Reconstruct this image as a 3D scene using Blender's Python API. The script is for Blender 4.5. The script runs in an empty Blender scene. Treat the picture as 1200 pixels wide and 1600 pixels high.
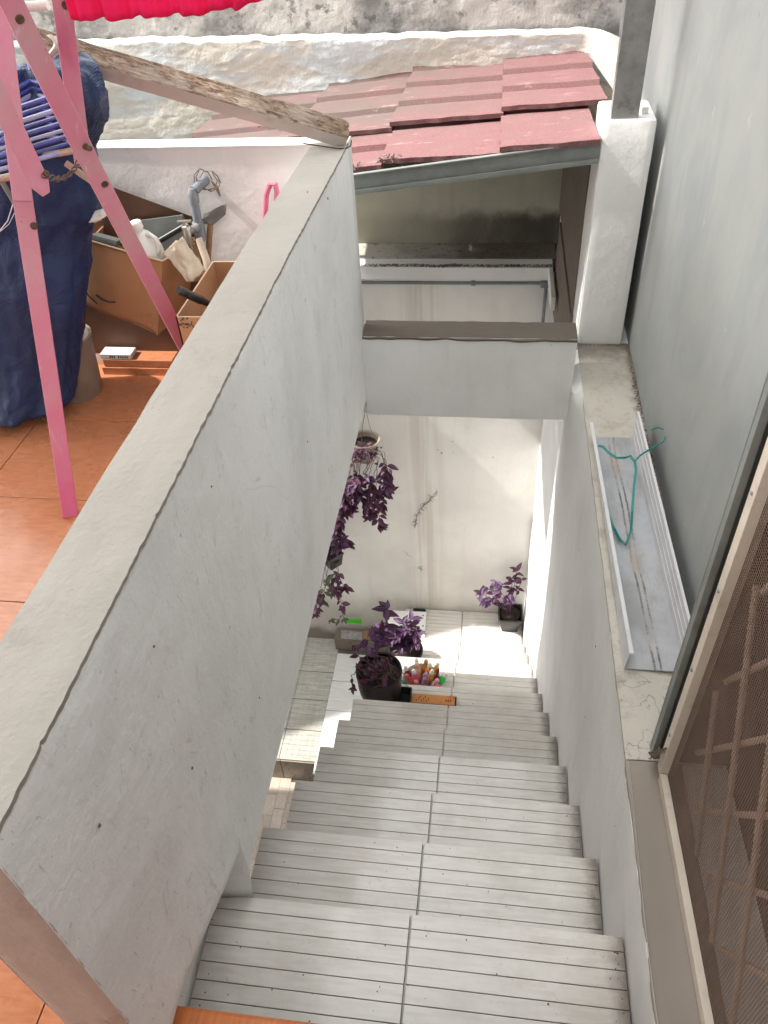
import bpy, bmesh, math, random
from mathutils import Vector, Matrix, noise
random.seed(7)
S = bpy.context.scene
COL = S.collection

# ------------------------------------------------------------------ camera
F, PITCH, YAW, ROLL = 1224.74, 0.7222, -0.1673, -0.0679
CAM = Vector((0.4361, -0.3814, 1.446))
fwd = Vector((math.sin(YAW)*math.cos(PITCH), math.cos(YAW)*math.cos(PITCH), -math.sin(PITCH)))
rt = Vector((math.cos(YAW), -math.sin(YAW), 0)); up = rt.cross(fwd)
r2 = math.cos(ROLL)*rt + math.sin(ROLL)*up
u2 = -math.sin(ROLL)*rt + math.cos(ROLL)*up
cd = bpy.data.cameras.new('camera'); cam = bpy.data.objects.new('camera', cd); COL.objects.link(cam)
m = Matrix((r2, u2, -fwd)).transposed().to_4x4(); m.translation = CAM
cam.matrix_world = m
cd.sensor_fit = 'VERTICAL'; cd.sensor_height = 36.0; cd.lens = 36.0*F/1600
cd.clip_start = 0.02; cd.clip_end = 200
S.camera = cam

# ------------------------------------------------------------------ sky, sun, exposure
LIGHT = Vector((1.0, 0.07, -1.12)).normalized()          # direction the sunlight travels
tosun = -LIGHT
EL = math.asin(tosun.z); AZ = math.atan2(tosun.x, tosun.y)
w = bpy.data.worlds.new('World'); S.world = w; w.use_nodes = True
nt = w.node_tree; nt.nodes.clear()
sky = nt.nodes.new('ShaderNodeTexSky'); sky.sky_type = 'NISHITA'; sky.sun_disc = False
sky.sun_elevation = EL; sky.sun_rotation = AZ; sky.air_density = 6.0; sky.dust_density = 1.5; sky.ozone_density = 0.6
bg = nt.nodes.new('ShaderNodeBackground'); bg.inputs[1].default_value = 0.15
ow = nt.nodes.new('ShaderNodeOutputWorld')
hs_ = nt.nodes.new('ShaderNodeHueSaturation'); hs_.inputs['Saturation'].default_value = .05
nt.links.new(sky.outputs[0], hs_.inputs['Color']); nt.links.new(hs_.outputs[0], bg.inputs[0]); nt.links.new(bg.outputs[0], ow.inputs[0])
sl = bpy.data.lights.new('sun', 'SUN'); sl.energy = 2.0; sl.angle = math.radians(0.8); sl.color = (1.0, 0.96, 0.9)
so = bpy.data.objects.new('sun', sl); COL.objects.link(so)
so.rotation_euler = LIGHT.to_track_quat('-Z', 'Y').to_euler()
S.view_settings.view_transform = 'Standard'; S.view_settings.look = 'None'
S.view_settings.gamma = 1.0; S.view_settings.exposure = 2.12
S.view_settings.use_curve_mapping = False
S.cycles.max_bounces = 10; S.cycles.diffuse_bounces = 6

# ------------------------------------------------------------------ node materials
class G:
    def __init__(s, name):
        s.m = bpy.data.materials.new(name); s.m.use_nodes = True
        s.t = s.m.node_tree; s.b = s.t.nodes['Principled BSDF']
        s.geo = s.t.nodes.new('ShaderNodeNewGeometry').outputs['Position']
        s.obj = s.t.nodes.new('ShaderNodeTexCoord').outputs['Object']
    def n(s, typ, **kw):
        x = s.t.nodes.new(typ)
        for k, v in kw.items(): setattr(x, k, v)
        return x
    def set(s, sock, v):
        if hasattr(v, 'links') or isinstance(v, bpy.types.NodeSocket): s.t.links.new(v, sock)
        else:
            if isinstance(v, (tuple, list)) and len(v) == 3 and sock.type == 'RGBA': v = (*v, 1)
            sock.default_value = v
    def mapping(s, co, scale=(1,1,1), rot=(0,0,0), loc=(0,0,0)):
        x = s.n('ShaderNodeMapping'); s.set(x.inputs[0], co)
        x.inputs['Scale'].default_value = scale; x.inputs['Rotation'].default_value = rot; x.inputs['Location'].default_value = loc
        return x.outputs[0]
    def noise(s, scale, detail=4, rough=.55, co=None, stretch=None, dist=0, loc=(0,0,0)):
        co = co or s.geo
        if stretch or loc != (0,0,0): co = s.mapping(co, stretch or (1,1,1), loc=loc)
        x = s.n('ShaderNodeTexNoise'); s.set(x.inputs['Vector'], co)
        x.inputs['Scale'].default_value = scale; x.inputs['Detail'].default_value = detail
        x.inputs['Roughness'].default_value = rough; x.inputs['Distortion'].default_value = dist
        return x.outputs[0]
    def vor(s, scale, feature='F1', co=None, stretch=None):
        co = co or s.geo
        if stretch: co = s.mapping(co, stretch)
        x = s.n('ShaderNodeTexVoronoi', feature=feature); s.set(x.inputs['Vector'], co); x.inputs['Scale'].default_value = scale
        return x.outputs['Distance']
    def ramp(s, f, a, b, lo=0.0, hi=1.0):
        x = s.n('ShaderNodeMapRange', interpolation_type='SMOOTHSTEP'); s.set(x.inputs[0], f)
        x.inputs[1].default_value = a; x.inputs[2].default_value = b; x.inputs[3].default_value = lo; x.inputs[4].default_value = hi
        return x.outputs[0]
    def math(s, op, a, b=0.0):
        x = s.n('ShaderNodeMath', operation=op); s.set(x.inputs[0], a); s.set(x.inputs[1], b); return x.outputs[0]
    def mix(s, f, a, b):
        x = s.n('ShaderNodeMix', data_type='RGBA'); s.set(x.inputs[0], f)
        s.set(x.inputs[6], a); s.set(x.inputs[7], b); return x.outputs[2]
    def sep(s, co=None):
        x = s.n('ShaderNodeSeparateXYZ'); s.set(x.inputs[0], co or s.geo); return x.outputs
    def out(s, col, rough=.7, bump=None, bs=.3, bd=.01, metal=0, spec=.5, trans=0, alpha=1, coat=0, sub=0):
        s.set(s.b.inputs['Base Color'], col); s.set(s.b.inputs['Roughness'], rough)
        s.b.inputs['Metallic'].default_value = metal; s.b.inputs['Specular IOR Level'].default_value = spec
        s.b.inputs['Transmission Weight'].default_value = trans; s.b.inputs['Coat Weight'].default_value = coat
        s.set(s.b.inputs['Alpha'], alpha)
        if bump is not None:
            x = s.n('ShaderNodeBump'); s.set(x.inputs['Height'], bump); x.inputs['Strength'].default_value = bs
            x.inputs['Distance'].default_value = bd; s.t.links.new(x.outputs[0], s.b.inputs['Normal'])
        return s.m

def plaster(name, base, stain=(.33,.29,.23), stain_amt=.25, speck=.5, rough=.75, bs=.25, streak=.2, extra=None, seed=0):
    g = G(name)
    o = (seed*3.1, seed*1.7, seed*.9)
    c = g.mix(g.ramp(g.noise(2.2, 5, .6, loc=o), .35, .7), base, tuple(v*.88 for v in base))
    c = g.mix(g.ramp(g.noise(5, 4, .6, stretch=(3,3,.35), loc=o), .5, .78, 0, streak), c, stain)
    c = g.mix(g.ramp(g.noise(9, 6, .7, loc=o), .56, .75, 0, stain_amt), c, stain)
    c = g.mix(g.ramp(g.vor(22), .035, .02, 0, speck), c, (.09,.075,.06))
    c = g.mix(g.ramp(g.noise(60, 3, .6, stretch=(1,1,.5)), .72, .77, 0, speck), c, (.12,.1,.085))
    if extra: c = extra(g, c)
    b = g.math('ADD', g.math('MULTIPLY', g.noise(14, 6, .6), 1.0), g.math('MULTIPLY', g.noise(120, 3, .5), .12))
    return g.out(c, rough, b, bs, .012)

def simple(name, base, rough=.5, var=.15, nscale=12, bs=.1, metal=0, spec=.5, trans=0, coat=0, local=True, dirt=None, stretch=None):
    g = G(name); co = g.obj if local else g.geo
    c = g.mix(g.ramp(g.noise(nscale, 5, .6, co=co, stretch=stretch), .3, .7), base, tuple(max(0, v*(1-var)) for v in base))
    if dirt: c = g.mix(g.ramp(g.noise(nscale*1.7, 6, .7, co=co), .52, .72, 0, dirt[1]), c, dirt[0])
    return g.out(c, rough, g.noise(nscale*6, 3, .5, co=co, stretch=stretch), bs, .004, metal, spec, trans, coat=coat)

WHITE = (.66,.655,.63)
def wall_streak(g, c):       # brown drips and dirt lines on the back wall, darker brown towards its foot
    x, y, z = g.sep()
    a = g.ramp(g.math('ABSOLUTE', g.math('SUBTRACT', x, .07)), .16, .0)
    st = g.ramp(g.noise(30, 3, .5, stretch=(1,1,.03)), .42, .62)
    c = g.mix(g.math('MULTIPLY', g.math('MULTIPLY', a, st), .3), c, (.36,.27,.17))
    foot = g.math('ADD', z, g.math('MULTIPLY', g.noise(6, 5, .6), .25))
    c = g.mix(g.ramp(foot, -2.50, -2.80, 0, .55), c, (.25,.21,.16))
    return g.mix(g.ramp(foot, -2.95, -3.06, 0, .8), c, (.14,.11,.085))
def upper_grime(g, c):
    x, y, z = g.sep()
    zz = g.math('ADD', z, g.math('MULTIPLY', g.noise(9, 6, .7), .12))
    xx = g.ramp(g.math('ADD', x, g.math('MULTIPLY', g.noise(5, 5, .7), .5)), .05, .9, .25, 1)
    c = g.mix(g.math('MULTIPLY', g.ramp(zz, .03, -.06), xx), c, (.075,.062,.048))
    c = g.mix(g.ramp(g.noise(3, 6, .7, stretch=(1,1,.5)), .45, .75, 0, .5), c, (.34,.33,.26))
    return g.mix(g.ramp(g.noise(16, 5, .7), .66, .72, 0, .6), c, (.12,.1,.07))
M = {}
M['wall'] = plaster('painted_plaster', (.75,.75,.735), streak=.12, stain_amt=.10)
def parapet_marks(g, c):
    x, y, z = g.sep()
    c = g.mix(g.ramp(g.noise(9, 6, .8, stretch=(1,1.4,.6), dist=2.2), .58, .68, 0, .38), c, (.36,.34,.30))
    c = g.mix(g.ramp(g.noise(26, 4, .6, stretch=(1,2.2,.5), dist=3), .66, .70, 0, .45), c, (.28,.26,.235))
    c = g.mix(g.ramp(g.noise(2.4, 5, .6, stretch=(1,1,.8), loc=(1,7,3)), .52, .72, 0, .22), c, (.50,.49,.46))
    c = g.mix(g.ramp(g.noise(1.3, 4, .6, loc=(5,5,1)), .45, .68, 0, .22), c, (.60,.60,.57))
    hair = g.ramp(g.math('ABSOLUTE', g.math('SUBTRACT', g.noise(2.3, 3, .6, dist=1.2), .5)), .0025, .0006)
    c = g.mix(g.math('MULTIPLY', hair, g.ramp(g.noise(1.7, 3, .5), .56, .64, 0, .3)), c, (.35,.33,.30))
    foot = g.math('ADD', z, g.math('MULTIPLY', g.noise(14, 5, .7), .06))
    near = g.ramp(y, .30, .26)
    return g.mix(g.math('MULTIPLY', g.ramp(foot, -.16, -.23), near), c, (.14,.12,.1))
M['parapet'] = plaster('parapet_paint', (.85,.85,.84), stain_amt=.16, streak=0, extra=parapet_marks, bs=.35, seed=3)
M['back'] = plaster('back_wall_paint', (.78,.76,.725), streak=.10, stain_amt=.10, extra=wall_streak, bs=.2, seed=1)
M['upper'] = plaster('mouldy_upper_wall', (.50,.48,.38), stain_amt=.3, streak=.35, extra=upper_grime, seed=2)
def edge_dirt(g, c):
    x, y, z = g.sep()
    ck = g.ramp(g.math('ABSOLUTE', g.math('SUBTRACT', g.noise(7, 3, .6, dist=1.5), .5)), .012, .002)
    c = g.mix(g.math('MULTIPLY', ck, g.ramp(y, 1.0, .7, .1, .55)), c, (.16,.135,.11))
    c = g.mix(g.ramp(g.noise(12, 6, .8, loc=(3,3,3)), .5, .64, 0, .5), c, (.30,.265,.22))
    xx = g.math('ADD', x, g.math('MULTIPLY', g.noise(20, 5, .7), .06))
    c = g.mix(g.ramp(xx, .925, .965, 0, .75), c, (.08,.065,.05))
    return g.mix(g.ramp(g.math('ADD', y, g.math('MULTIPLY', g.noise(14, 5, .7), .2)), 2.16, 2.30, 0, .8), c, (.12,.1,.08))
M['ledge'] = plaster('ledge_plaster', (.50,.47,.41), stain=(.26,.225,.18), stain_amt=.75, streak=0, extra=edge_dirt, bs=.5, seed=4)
M['screed'] = plaster('grey_screed', (.345,.325,.29), stain=(.235,.21,.18), stain_amt=.5, streak=0, bs=.6, speck=.5, seed=5)
M['sill'] = plaster('grey_sill', (.27,.235,.20), stain_amt=.35, streak=0, bs=.3, seed=6)
M['beam_top'] = plaster('dirty_beam_top', (.12,.10,.08), stain=(.05,.04,.03), stain_amt=.8, streak=0, bs=.6, seed=7)
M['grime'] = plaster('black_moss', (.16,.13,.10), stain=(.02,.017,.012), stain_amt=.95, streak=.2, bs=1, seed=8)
M['end_face'] = plaster('worn_end_plaster', (.44,.33,.28), stain=(.20,.12,.08), stain_amt=.75, streak=.1, bs=.4, seed=9)
def blue_extra(g, c):
    c = g.mix(g.ramp(g.noise(2.6, 4, .55, stretch=(.9,.9,.5), dist=1.6), .42, .62, 0, .45), c, (.37,.37,.345))
    c = g.mix(g.ramp(g.noise(3.4, 4, .55, stretch=(.9,.9,.45), loc=(4,2,1), dist=1.6), .48, .68, 0, .5), c, (.25,.27,.275))
    return g.mix(g.ramp(g.noise(14, 6, .7), .64, .7, 0, .3), c, (.5,.5,.45))
M['blue'] = plaster('grey_blue_wall_paint', (.315,.33,.322), stain=(.38,.38,.34), stain_amt=.3, streak=0, speck=.6, extra=blue_extra, bs=.15, seed=10)
def cream_extra(g, c):
    x, y, z = g.sep()
    c = g.mix(g.ramp(g.noise(3.5, 5, .6, stretch=(.6,1,2.2)), .48, .66, 0, .7), c, (.50,.56,.60))
    c = g.mix(g.ramp(g.noise(7, 6, .7, stretch=(.7,1,1.5)), .55, .70, 0, .6), c, (.40,.35,.29))
    return c
M['cream'] = plaster('rough_cream_render', (.50,.47,.415), stain_amt=.3, streak=0, extra=cream_extra, bs=.7, seed=11)
def mould_extra(g, c):
    c = g.mix(g.ramp(g.noise(3, 7, .68, stretch=(.8,1,1)), .42, .60, 0, .85), c, (.15,.15,.145))
    return g.mix(g.ramp(g.noise(13, 6, .72), .54, .64, 0, .65), c, (.04,.04,.04))
def shelf_extra(g, c):
    xx = g.math('ADD', g.sep()[0], g.math('MULTIPLY', g.noise(6, 6, .75), .9))
    c = g.mix(g.ramp(xx, .25, .85, .15, .9), c, (.10,.082,.06))
    return g.mix(g.ramp(g.noise(30, 6, .75), .56, .64, 0, .9), c, (.05,.04,.03))
M['shelf'] = plaster('mottled_shelf_top', (.52,.49,.43), stain_amt=.6, streak=0, extra=shelf_extra, bs=.7, seed=14)
M['mould'] = plaster('black_moulded_concrete', (.50,.48,.45), stain_amt=.3, extra=mould_extra, bs=.7, seed=12)

def tile_mat(name, base, grain, rough, bs=.03, sp=.5, stretch=(1,8,1), dirt=.25, spec=.5):
    g = G(name)
    c = g.mix(g.ramp(g.noise(10, 5, .6, stretch=stretch), .35, .7), base, grain)
    c = g.mix(g.ramp(g.noise(4, 5, .65), .5, .75, 0, dirt), c, tuple(v*.6 for v in grain))
    c = g.mix(g.ramp(g.vor(14), .045, .02, 0, sp), c, (.06,.045,.035))
    r = g.ramp(g.noise(7, 5, .6), .3, .75, rough*.8, rough*1.7)
    return g.out(c, r, g.noise(20, 3, .5), bs, .003, spec=spec)
def step_mat():
    g = G('ribbed_step_tile'); x, y, z = g.sep()
    c = g.mix(g.ramp(g.noise(10, 5, .6, stretch=(1,8,1)), .35, .7), (.65,.625,.585), (.57,.54,.495))
    c = g.mix(g.ramp(g.noise(3.5, 6, .7), .46, .72, 0, .45), c, (.40,.36,.305))
    c = g.mix(g.ramp(g.noise(26, 6, .8, dist=1.5), .60, .70, 0, .35), c, (.27,.235,.19))
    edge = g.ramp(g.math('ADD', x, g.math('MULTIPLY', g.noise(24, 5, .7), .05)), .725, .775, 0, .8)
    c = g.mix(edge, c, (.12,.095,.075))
    c = g.mix(g.ramp(g.vor(34), .05, .02, 0, .55), c, (.10,.08,.06))
    return g.out(c, g.ramp(g.noise(7, 5, .6), .3, .75, .07, .22), g.noise(20, 3, .5), .03, .003, spec=.6)
M['step_tile'] = step_mat()
M['unused_tile'] = tile_mat('ribbed_step_tile', (.60,.565,.505), (.515,.475,.42), .09, dirt=.25, spec=.55)
M['grout'] = simple('dark_grout', (.11,.095,.08), .9, .4, local=False)
M['groove'] = simple('tile_groove_dark', (.20,.18,.155), .8, .4, local=False)
M['white_tile'] = tile_mat('white_floor_tile', (.60,.60,.59), (.53,.53,.51), .12, dirt=.15)
M['mosaic_tile'] = tile_mat('mosaic_floor_tile', (.42,.41,.37), (.33,.32,.28), .18, dirt=.4)
M['wood_tile'] = tile_mat('pale_stave_tile', (.56,.49,.42), (.50,.43,.37), .25, stretch=(8,1,1))
M['wood_tile2'] = tile_mat('pale_stave_tile_b', (.50,.43,.36), (.44,.37,.31), .25, stretch=(8,1,1))
M['riser_tile'] = tile_mat('brown_riser_tile', (.30,.25,.19), (.22,.18,.14), .3)
M['orange'] = tile_mat('orange_terrace_tile', (.47,.19,.095), (.39,.145,.065), .22, stretch=(2,9,1), dirt=.25, sp=.2)
M['orange_edge'] = tile_mat('orange_nosing', (.55,.17,.05), (.42,.12,.035), .3, stretch=(14,1,1), dirt=.2, sp=.2)

def roof_mat():
    g = G('red_granule_roofing'); 
    c = g.mix(g.ramp(g.noise(210, 3, .75), .33, .66), (.225,.105,.105), (.13,.057,.058))
    wx = g.ramp(g.math('ADD', g.sep()[0], g.math('MULTIPLY', g.noise(3, 5, .6), .5)), .95, .20, 0, 1)
    c = g.mix(g.ramp(g.noise(5, 6, .7, stretch=(.6,1.6,1), loc=(2,1,0)), .45, .7, 0, .45), c, (.16,.10,.09))
    wy = g.ramp(g.sep()[1], 2.5, 2.95, .0, 1)
    c = g.mix(g.math('MULTIPLY', g.math('MULTIPLY', wx, wy), g.ramp(g.noise(6, 6, .65), .36, .56, .3, .85)), c, (.115,.09,.08))
    c = g.mix(g.ramp(g.noise(16, 6, .7, stretch=(.5,1.8,1)), .60, .70, 0, .5), c, (.50,.34,.32))
    return g.out(c, .85, g.noise(260, 2, .6), .6, .004)
M['roof'] = roof_mat()
M['roof_under'] = simple('roof_underside', (.10,.09,.085), .8)
M['galv'] = simple('galvanised_steel', (.27,.27,.26), .5, .35, 14, .15, metal=.35, dirt=((.13,.12,.10), .7), local=False)
M['fascia'] = simple('grey_green_steel', (.25,.27,.255), .5, .25, 9, .15, metal=.3, dirt=((.16,.15,.12), .5), local=False)
M['gutter'] = simple('white_painted_channel', (.60,.60,.61), .4, .1, 10, .05, dirt=((.35,.33,.31), .35), local=False)
def gutter_in():
    g = G('dirty_channel_web'); x, y, z = g.sep()
    c = g.mix(g.ramp(g.noise(6, 6, .65), .4, .7), (.41,.42,.44), (.32,.325,.34))
    xc = g.math('ADD', g.math('ADD', x, g.math('MULTIPLY', y, .030)), g.math('MULTIPLY', g.noise(5, 4, .6), .018))
    ln = g.ramp(g.math('ABSOLUTE', g.math('SUBTRACT', xc, .880)), .004, .0008)
    ln2 = g.ramp(g.math('ABSOLUTE', g.math('SUBTRACT', xc, .866)), .004, .0008)
    n = g.ramp(g.noise(16, 6, .8), .36, .62)
    c = g.mix(g.ramp(g.noise(3.5, 6, .7, stretch=(3,1,1)), .46, .66, 0, .65), c, (.25,.25,.25))
    c = g.mix(g.math('MULTIPLY', g.math('MAXIMUM', ln, ln2), n), c, (.08,.07,.06))
    band = g.ramp(g.math('ABSOLUTE', g.math('SUBTRACT', xc, .873)), .020, .003, 0, .75)
    c = g.mix(g.math('MULTIPLY', band, g.ramp(g.noise(5, 6, .7), .42, .62)), c, (.36,.31,.25))
    c = g.mix(g.ramp(g.vor(16), .06, .02, 0, .9), c, (.25,.10,.04))
    return g.out(c, .35, g.noise(30, 4, .6), .1, .004)
M['gutter_in'] = gutter_in()
def pink_wood():
    g = G('faded_pink_paint')
    c = g.mix(g.ramp(g.noise(6, 5, .6), .35, .68), (.52,.165,.25), (.47,.25,.285))
    c = g.mix(g.ramp(g.noise(5, 4, .6, stretch=(1,1,.4)), .56, .75, 0, .7), c, (.38,.06,.15))
    c = g.mix(g.ramp(g.noise(40, 6, .7, stretch=(1,1,.15)), .60, .70, 0, .7), c, (.55,.42,.41))
    c = g.mix(g.ramp(g.noise(18, 6, .8), .62, .68, 0, .7), c, (.22,.10,.10))
    z = g.sep()[2]
    c = g.mix(g.ramp(z, .55, .05, 0, .6), c, (.60,.09,.24))
    return g.out(c, .5, g.noise(60, 4, .6, stretch=(1,1,.2)), .25, .003)
M['pink'] = pink_wood()
M['rust'] = simple('rusty_metal', (.13,.07,.045), .7, .5, 40, .4, metal=.3)
M['wire'] = simple('dark_twisted_wire', (.12,.07,.05), .6, .3)
M['dowel'] = simple('bare_wood_dowel', (.45,.32,.25), .6, .3, 20, .2)
def old_wood():
    g = G('weathered_timber')
    A = (0, 0, 0)
    co = g.obj
    fib = g.noise(10, 7, .7, co=co, stretch=(.5, 9, 9), dist=.5)
    c = g.mix(g.ramp(fib, .34, .62), (.11,.065,.04), (.36,.26,.19))
    c = g.mix(g.ramp(g.noise(4, 5, .65, co=co, stretch=(.7,3,3)), .5, .66, 0, .8), c, (.47,.39,.32))
    c = g.mix(g.ramp(g.noise(9, 6, .75, co=co, stretch=(.5,4,4), loc=(3,1,2)), .60, .68, 0, .9), c, (.045,.025,.015))
    return g.out(c, .85, fib, 1.0, .012)
M['old_wood'] = old_wood()
M['old_paint'] = simple('old_white_paint', (.62,.55,.51), .6, .12, 8, .2, dirt=((.35,.27,.22), .4))
M['cloth'] = simple('magenta_cloth', (.78,.02,.17), .8, .15, 9, .3, trans=0)
_g = M['cloth'].node_tree; _t = _g.nodes.new('ShaderNodeBsdfTranslucent'); _t.inputs[0].default_value = (.9,.03,.16,1); _x = _g.nodes.new('ShaderNodeMixShader'); _x.inputs[0].default_value = .45
_g.links.new(_g.nodes['Principled BSDF'].outputs[0], _x.inputs[1]); _g.links.new(_t.outputs[0], _x.inputs[2]); _g.links.new(_x.outputs[0], _g.nodes['Material Output'].inputs[0])
M['white_cloth'] = simple('white_cloth', (.75,.72,.68), .9, .15, 20, .4)
def tarp():
    g = G('blue_woven_tarpaulin')
    c = g.mix(g.ramp(g.noise(3, 5, .6), .35, .7), (.008,.028,.100), (.006,.017,.058))
    a = g.math('SINE', g.math('MULTIPLY', g.sep()[0], 900)); b = g.math('SINE', g.math('MULTIPLY', g.sep()[2], 900))
    c = g.mix(g.ramp(g.noise(9, 5, .7), .64, .76, 0, .3), c, (.07,.10,.18))
    h = g.math('ADD', g.math('MULTIPLY', g.noise(13, 6, .6, dist=.6), 1.0), g.math('MULTIPLY', g.math('MULTIPLY', a, b), .03))
    return g.out(c, .42, h, .7, .02, spec=.4)
M['tarp'] = tarp()
M['tarp_edge'] = simple('frayed_tarp_edge', (.62,.66,.70), .7)
M['blue_plastic'] = simple('blue_plastic', (.10,.13,.55), .25, .2, trans=.35)
M['pale_blue'] = simple('pale_blue_plastic', (.45,.48,.80), .25, .2, trans=.2)
def card():
    g = G('corrugated_cardboard')
    c = g.mix(g.ramp(g.noise(6, 5, .6), .35, .7), (.40,.205,.10), (.33,.16,.075))
    c = g.mix(g.ramp(g.noise(12, 6, .7), .58, .72, 0, .4), c, (.20,.10,.055))
    return g.out(c, .85, g.noise(90, 2, .5, stretch=(1,1,.05)), .15, .003)
M['card'] = card()
M['card_edge'] = simple('cut_cardboard_edge', (.62,.45,.30), .9)
M['card_in'] = simple('cardboard_inside', (.30,.16,.085), .9, .2)
M['ink_red'] = simple('faded_red_ink', (.42,.12,.06), .8)
M['ink'] = simple('black_ink', (.03,.03,.03), .7)
M['brown_board'] = simple('brown_hardboard', (.15,.075,.045), .7, .3, 6, .2)
M['grey_panel'] = simple('dark_grey_panel', (.13,.14,.135), .35, .2, 5, .05)
M['steel_dull'] = simple('dull_steel', (.22,.21,.195), .45, .45, 9, .2, metal=.6, dirt=((.12,.09,.06), .6))
M['handle_wood'] = simple('tool_handle_wood', (.30,.17,.085), .6, .35, 15, .2)
M['pale_pipe'] = simple('pale_beige_pipe', (.55,.47,.37), .5, .2, 12, .1, dirt=((.3,.22,.15), .4))
M['pvc'] = simple('grey_pvc', (.19,.21,.235), .35, .15, 12, .05, dirt=((.4,.4,.38), .35))
M['chrome'] = simple('worn_chrome', (.50,.50,.47), .28, .3, 20, .1, metal=.9)
M['jug'] = simple('milky_white_plastic', (.72,.73,.68), .4, .06, 10, .03)
M['bucket'] = simple('dirty_beige_plastic', (.30,.245,.20), .6, .3, 7, .1, dirt=((.14,.11,.09), .7))
M['sack'] = simple('cream_folded_sack', (.58,.50,.38), .8, .2, 10, .4, dirt=((.36,.25,.15), .5))
M['black'] = simple('black_plastic', (.018,.018,.018), .35, .3, 15, .05)
M['clearpot'] = simple('cloudy_clear_plastic', (.55,.47,.40), .3, .2, 15, .05, trans=.45)
M['pinkhose'] = simple('pink_rubber', (.62,.16,.24), .3, .2)
M['hanger'] = simple('teal_coated_wire', (.01,.24,.22), .3, .15)
M['cream_frame'] = simple('cream_aluminium', (.62,.55,.46), .45, .12, 10, .08, dirt=((.3,.24,.18), .35), local=False)
M['grill'] = simple('brown_painted_rebar', (.54,.42,.34), .6, .25, 40, .3, local=False)
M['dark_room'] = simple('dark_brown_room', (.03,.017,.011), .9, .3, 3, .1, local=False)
M['leaf'] = None
def leafmat(name, a, b, c2):
    g = G(name)
    info = g.n('ShaderNodeObjectInfo').outputs['Random']
    c = g.mix(g.ramp(info, 0, 1), a, b)
    y = g.math('ABSOLUTE', g.sep(g.obj)[1])
    c = g.mix(g.ramp(g.math('ABSOLUTE', g.math('SUBTRACT', y, .006)), .003, .001, 0, .5), c, c2)
    g.out(c, .52, g.noise(60, 3, .5, co=g.obj), .15, .003, spec=.35)
    g.b.inputs['Subsurface Weight'].default_value = 0
    tr = g.n('ShaderNodeBsdfTranslucent'); g.set(tr.inputs[0], g.mix(.4, c, (.30,.05,.16)))
    mx = g.n('ShaderNodeMixShader'); mx.inputs[0].default_value = .22
    g.t.links.new(g.b.outputs[0], mx.inputs[1]); g.t.links.new(tr.outputs[0], mx.inputs[2])
    g.t.links.new(mx.outputs[0], g.t.nodes['Material Output'].inputs[0])
    return g.m
M['leaf_purple'] = leafmat('purple_leaf', (.035,.012,.04), (.12,.06,.145), (.22,.16,.26))
M['leaf_dark'] = leafmat('dark_red_leaf', (.045,.015,.03), (.11,.03,.075), (.20,.12,.18))
M['leaf_green'] = leafmat('grey_green_leaf', (.05,.07,.035), (.10,.13,.08), (.25,.28,.2))
M['stem'] = simple('dry_brown_stem', (.13,.075,.06), .7, .3)
M['stem_purple'] = simple('purple_stem', (.11,.045,.09), .5, .3)
M['soil'] = simple('dark_soil', (.035,.022,.016), .95, .5, 60, 1)
M['pot'] = simple('dark_maroon_pot', (.014,.006,.006), .4, .3, 15, .1)
M['lime'] = simple('lime_green_plastic', (.10,.62,.02), .35, .15)
M['plasticbag'] = simple('clear_plastic_wrap', (.5,.5,.48), .2, .3, 30, .5, trans=.4)
M['board'] = simple('white_foam_board', (.80,.80,.79), .6, .04, 8, .05)
M['orangebox'] = simple('orange_printed_carton', (.60,.26,.08), .5, .2, 12, .05, dirt=((.45,.08,.03), .7))
M['bowl'] = simple('clear_bowl', (.50,.42,.40), .2, .2, trans=.5)

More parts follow.
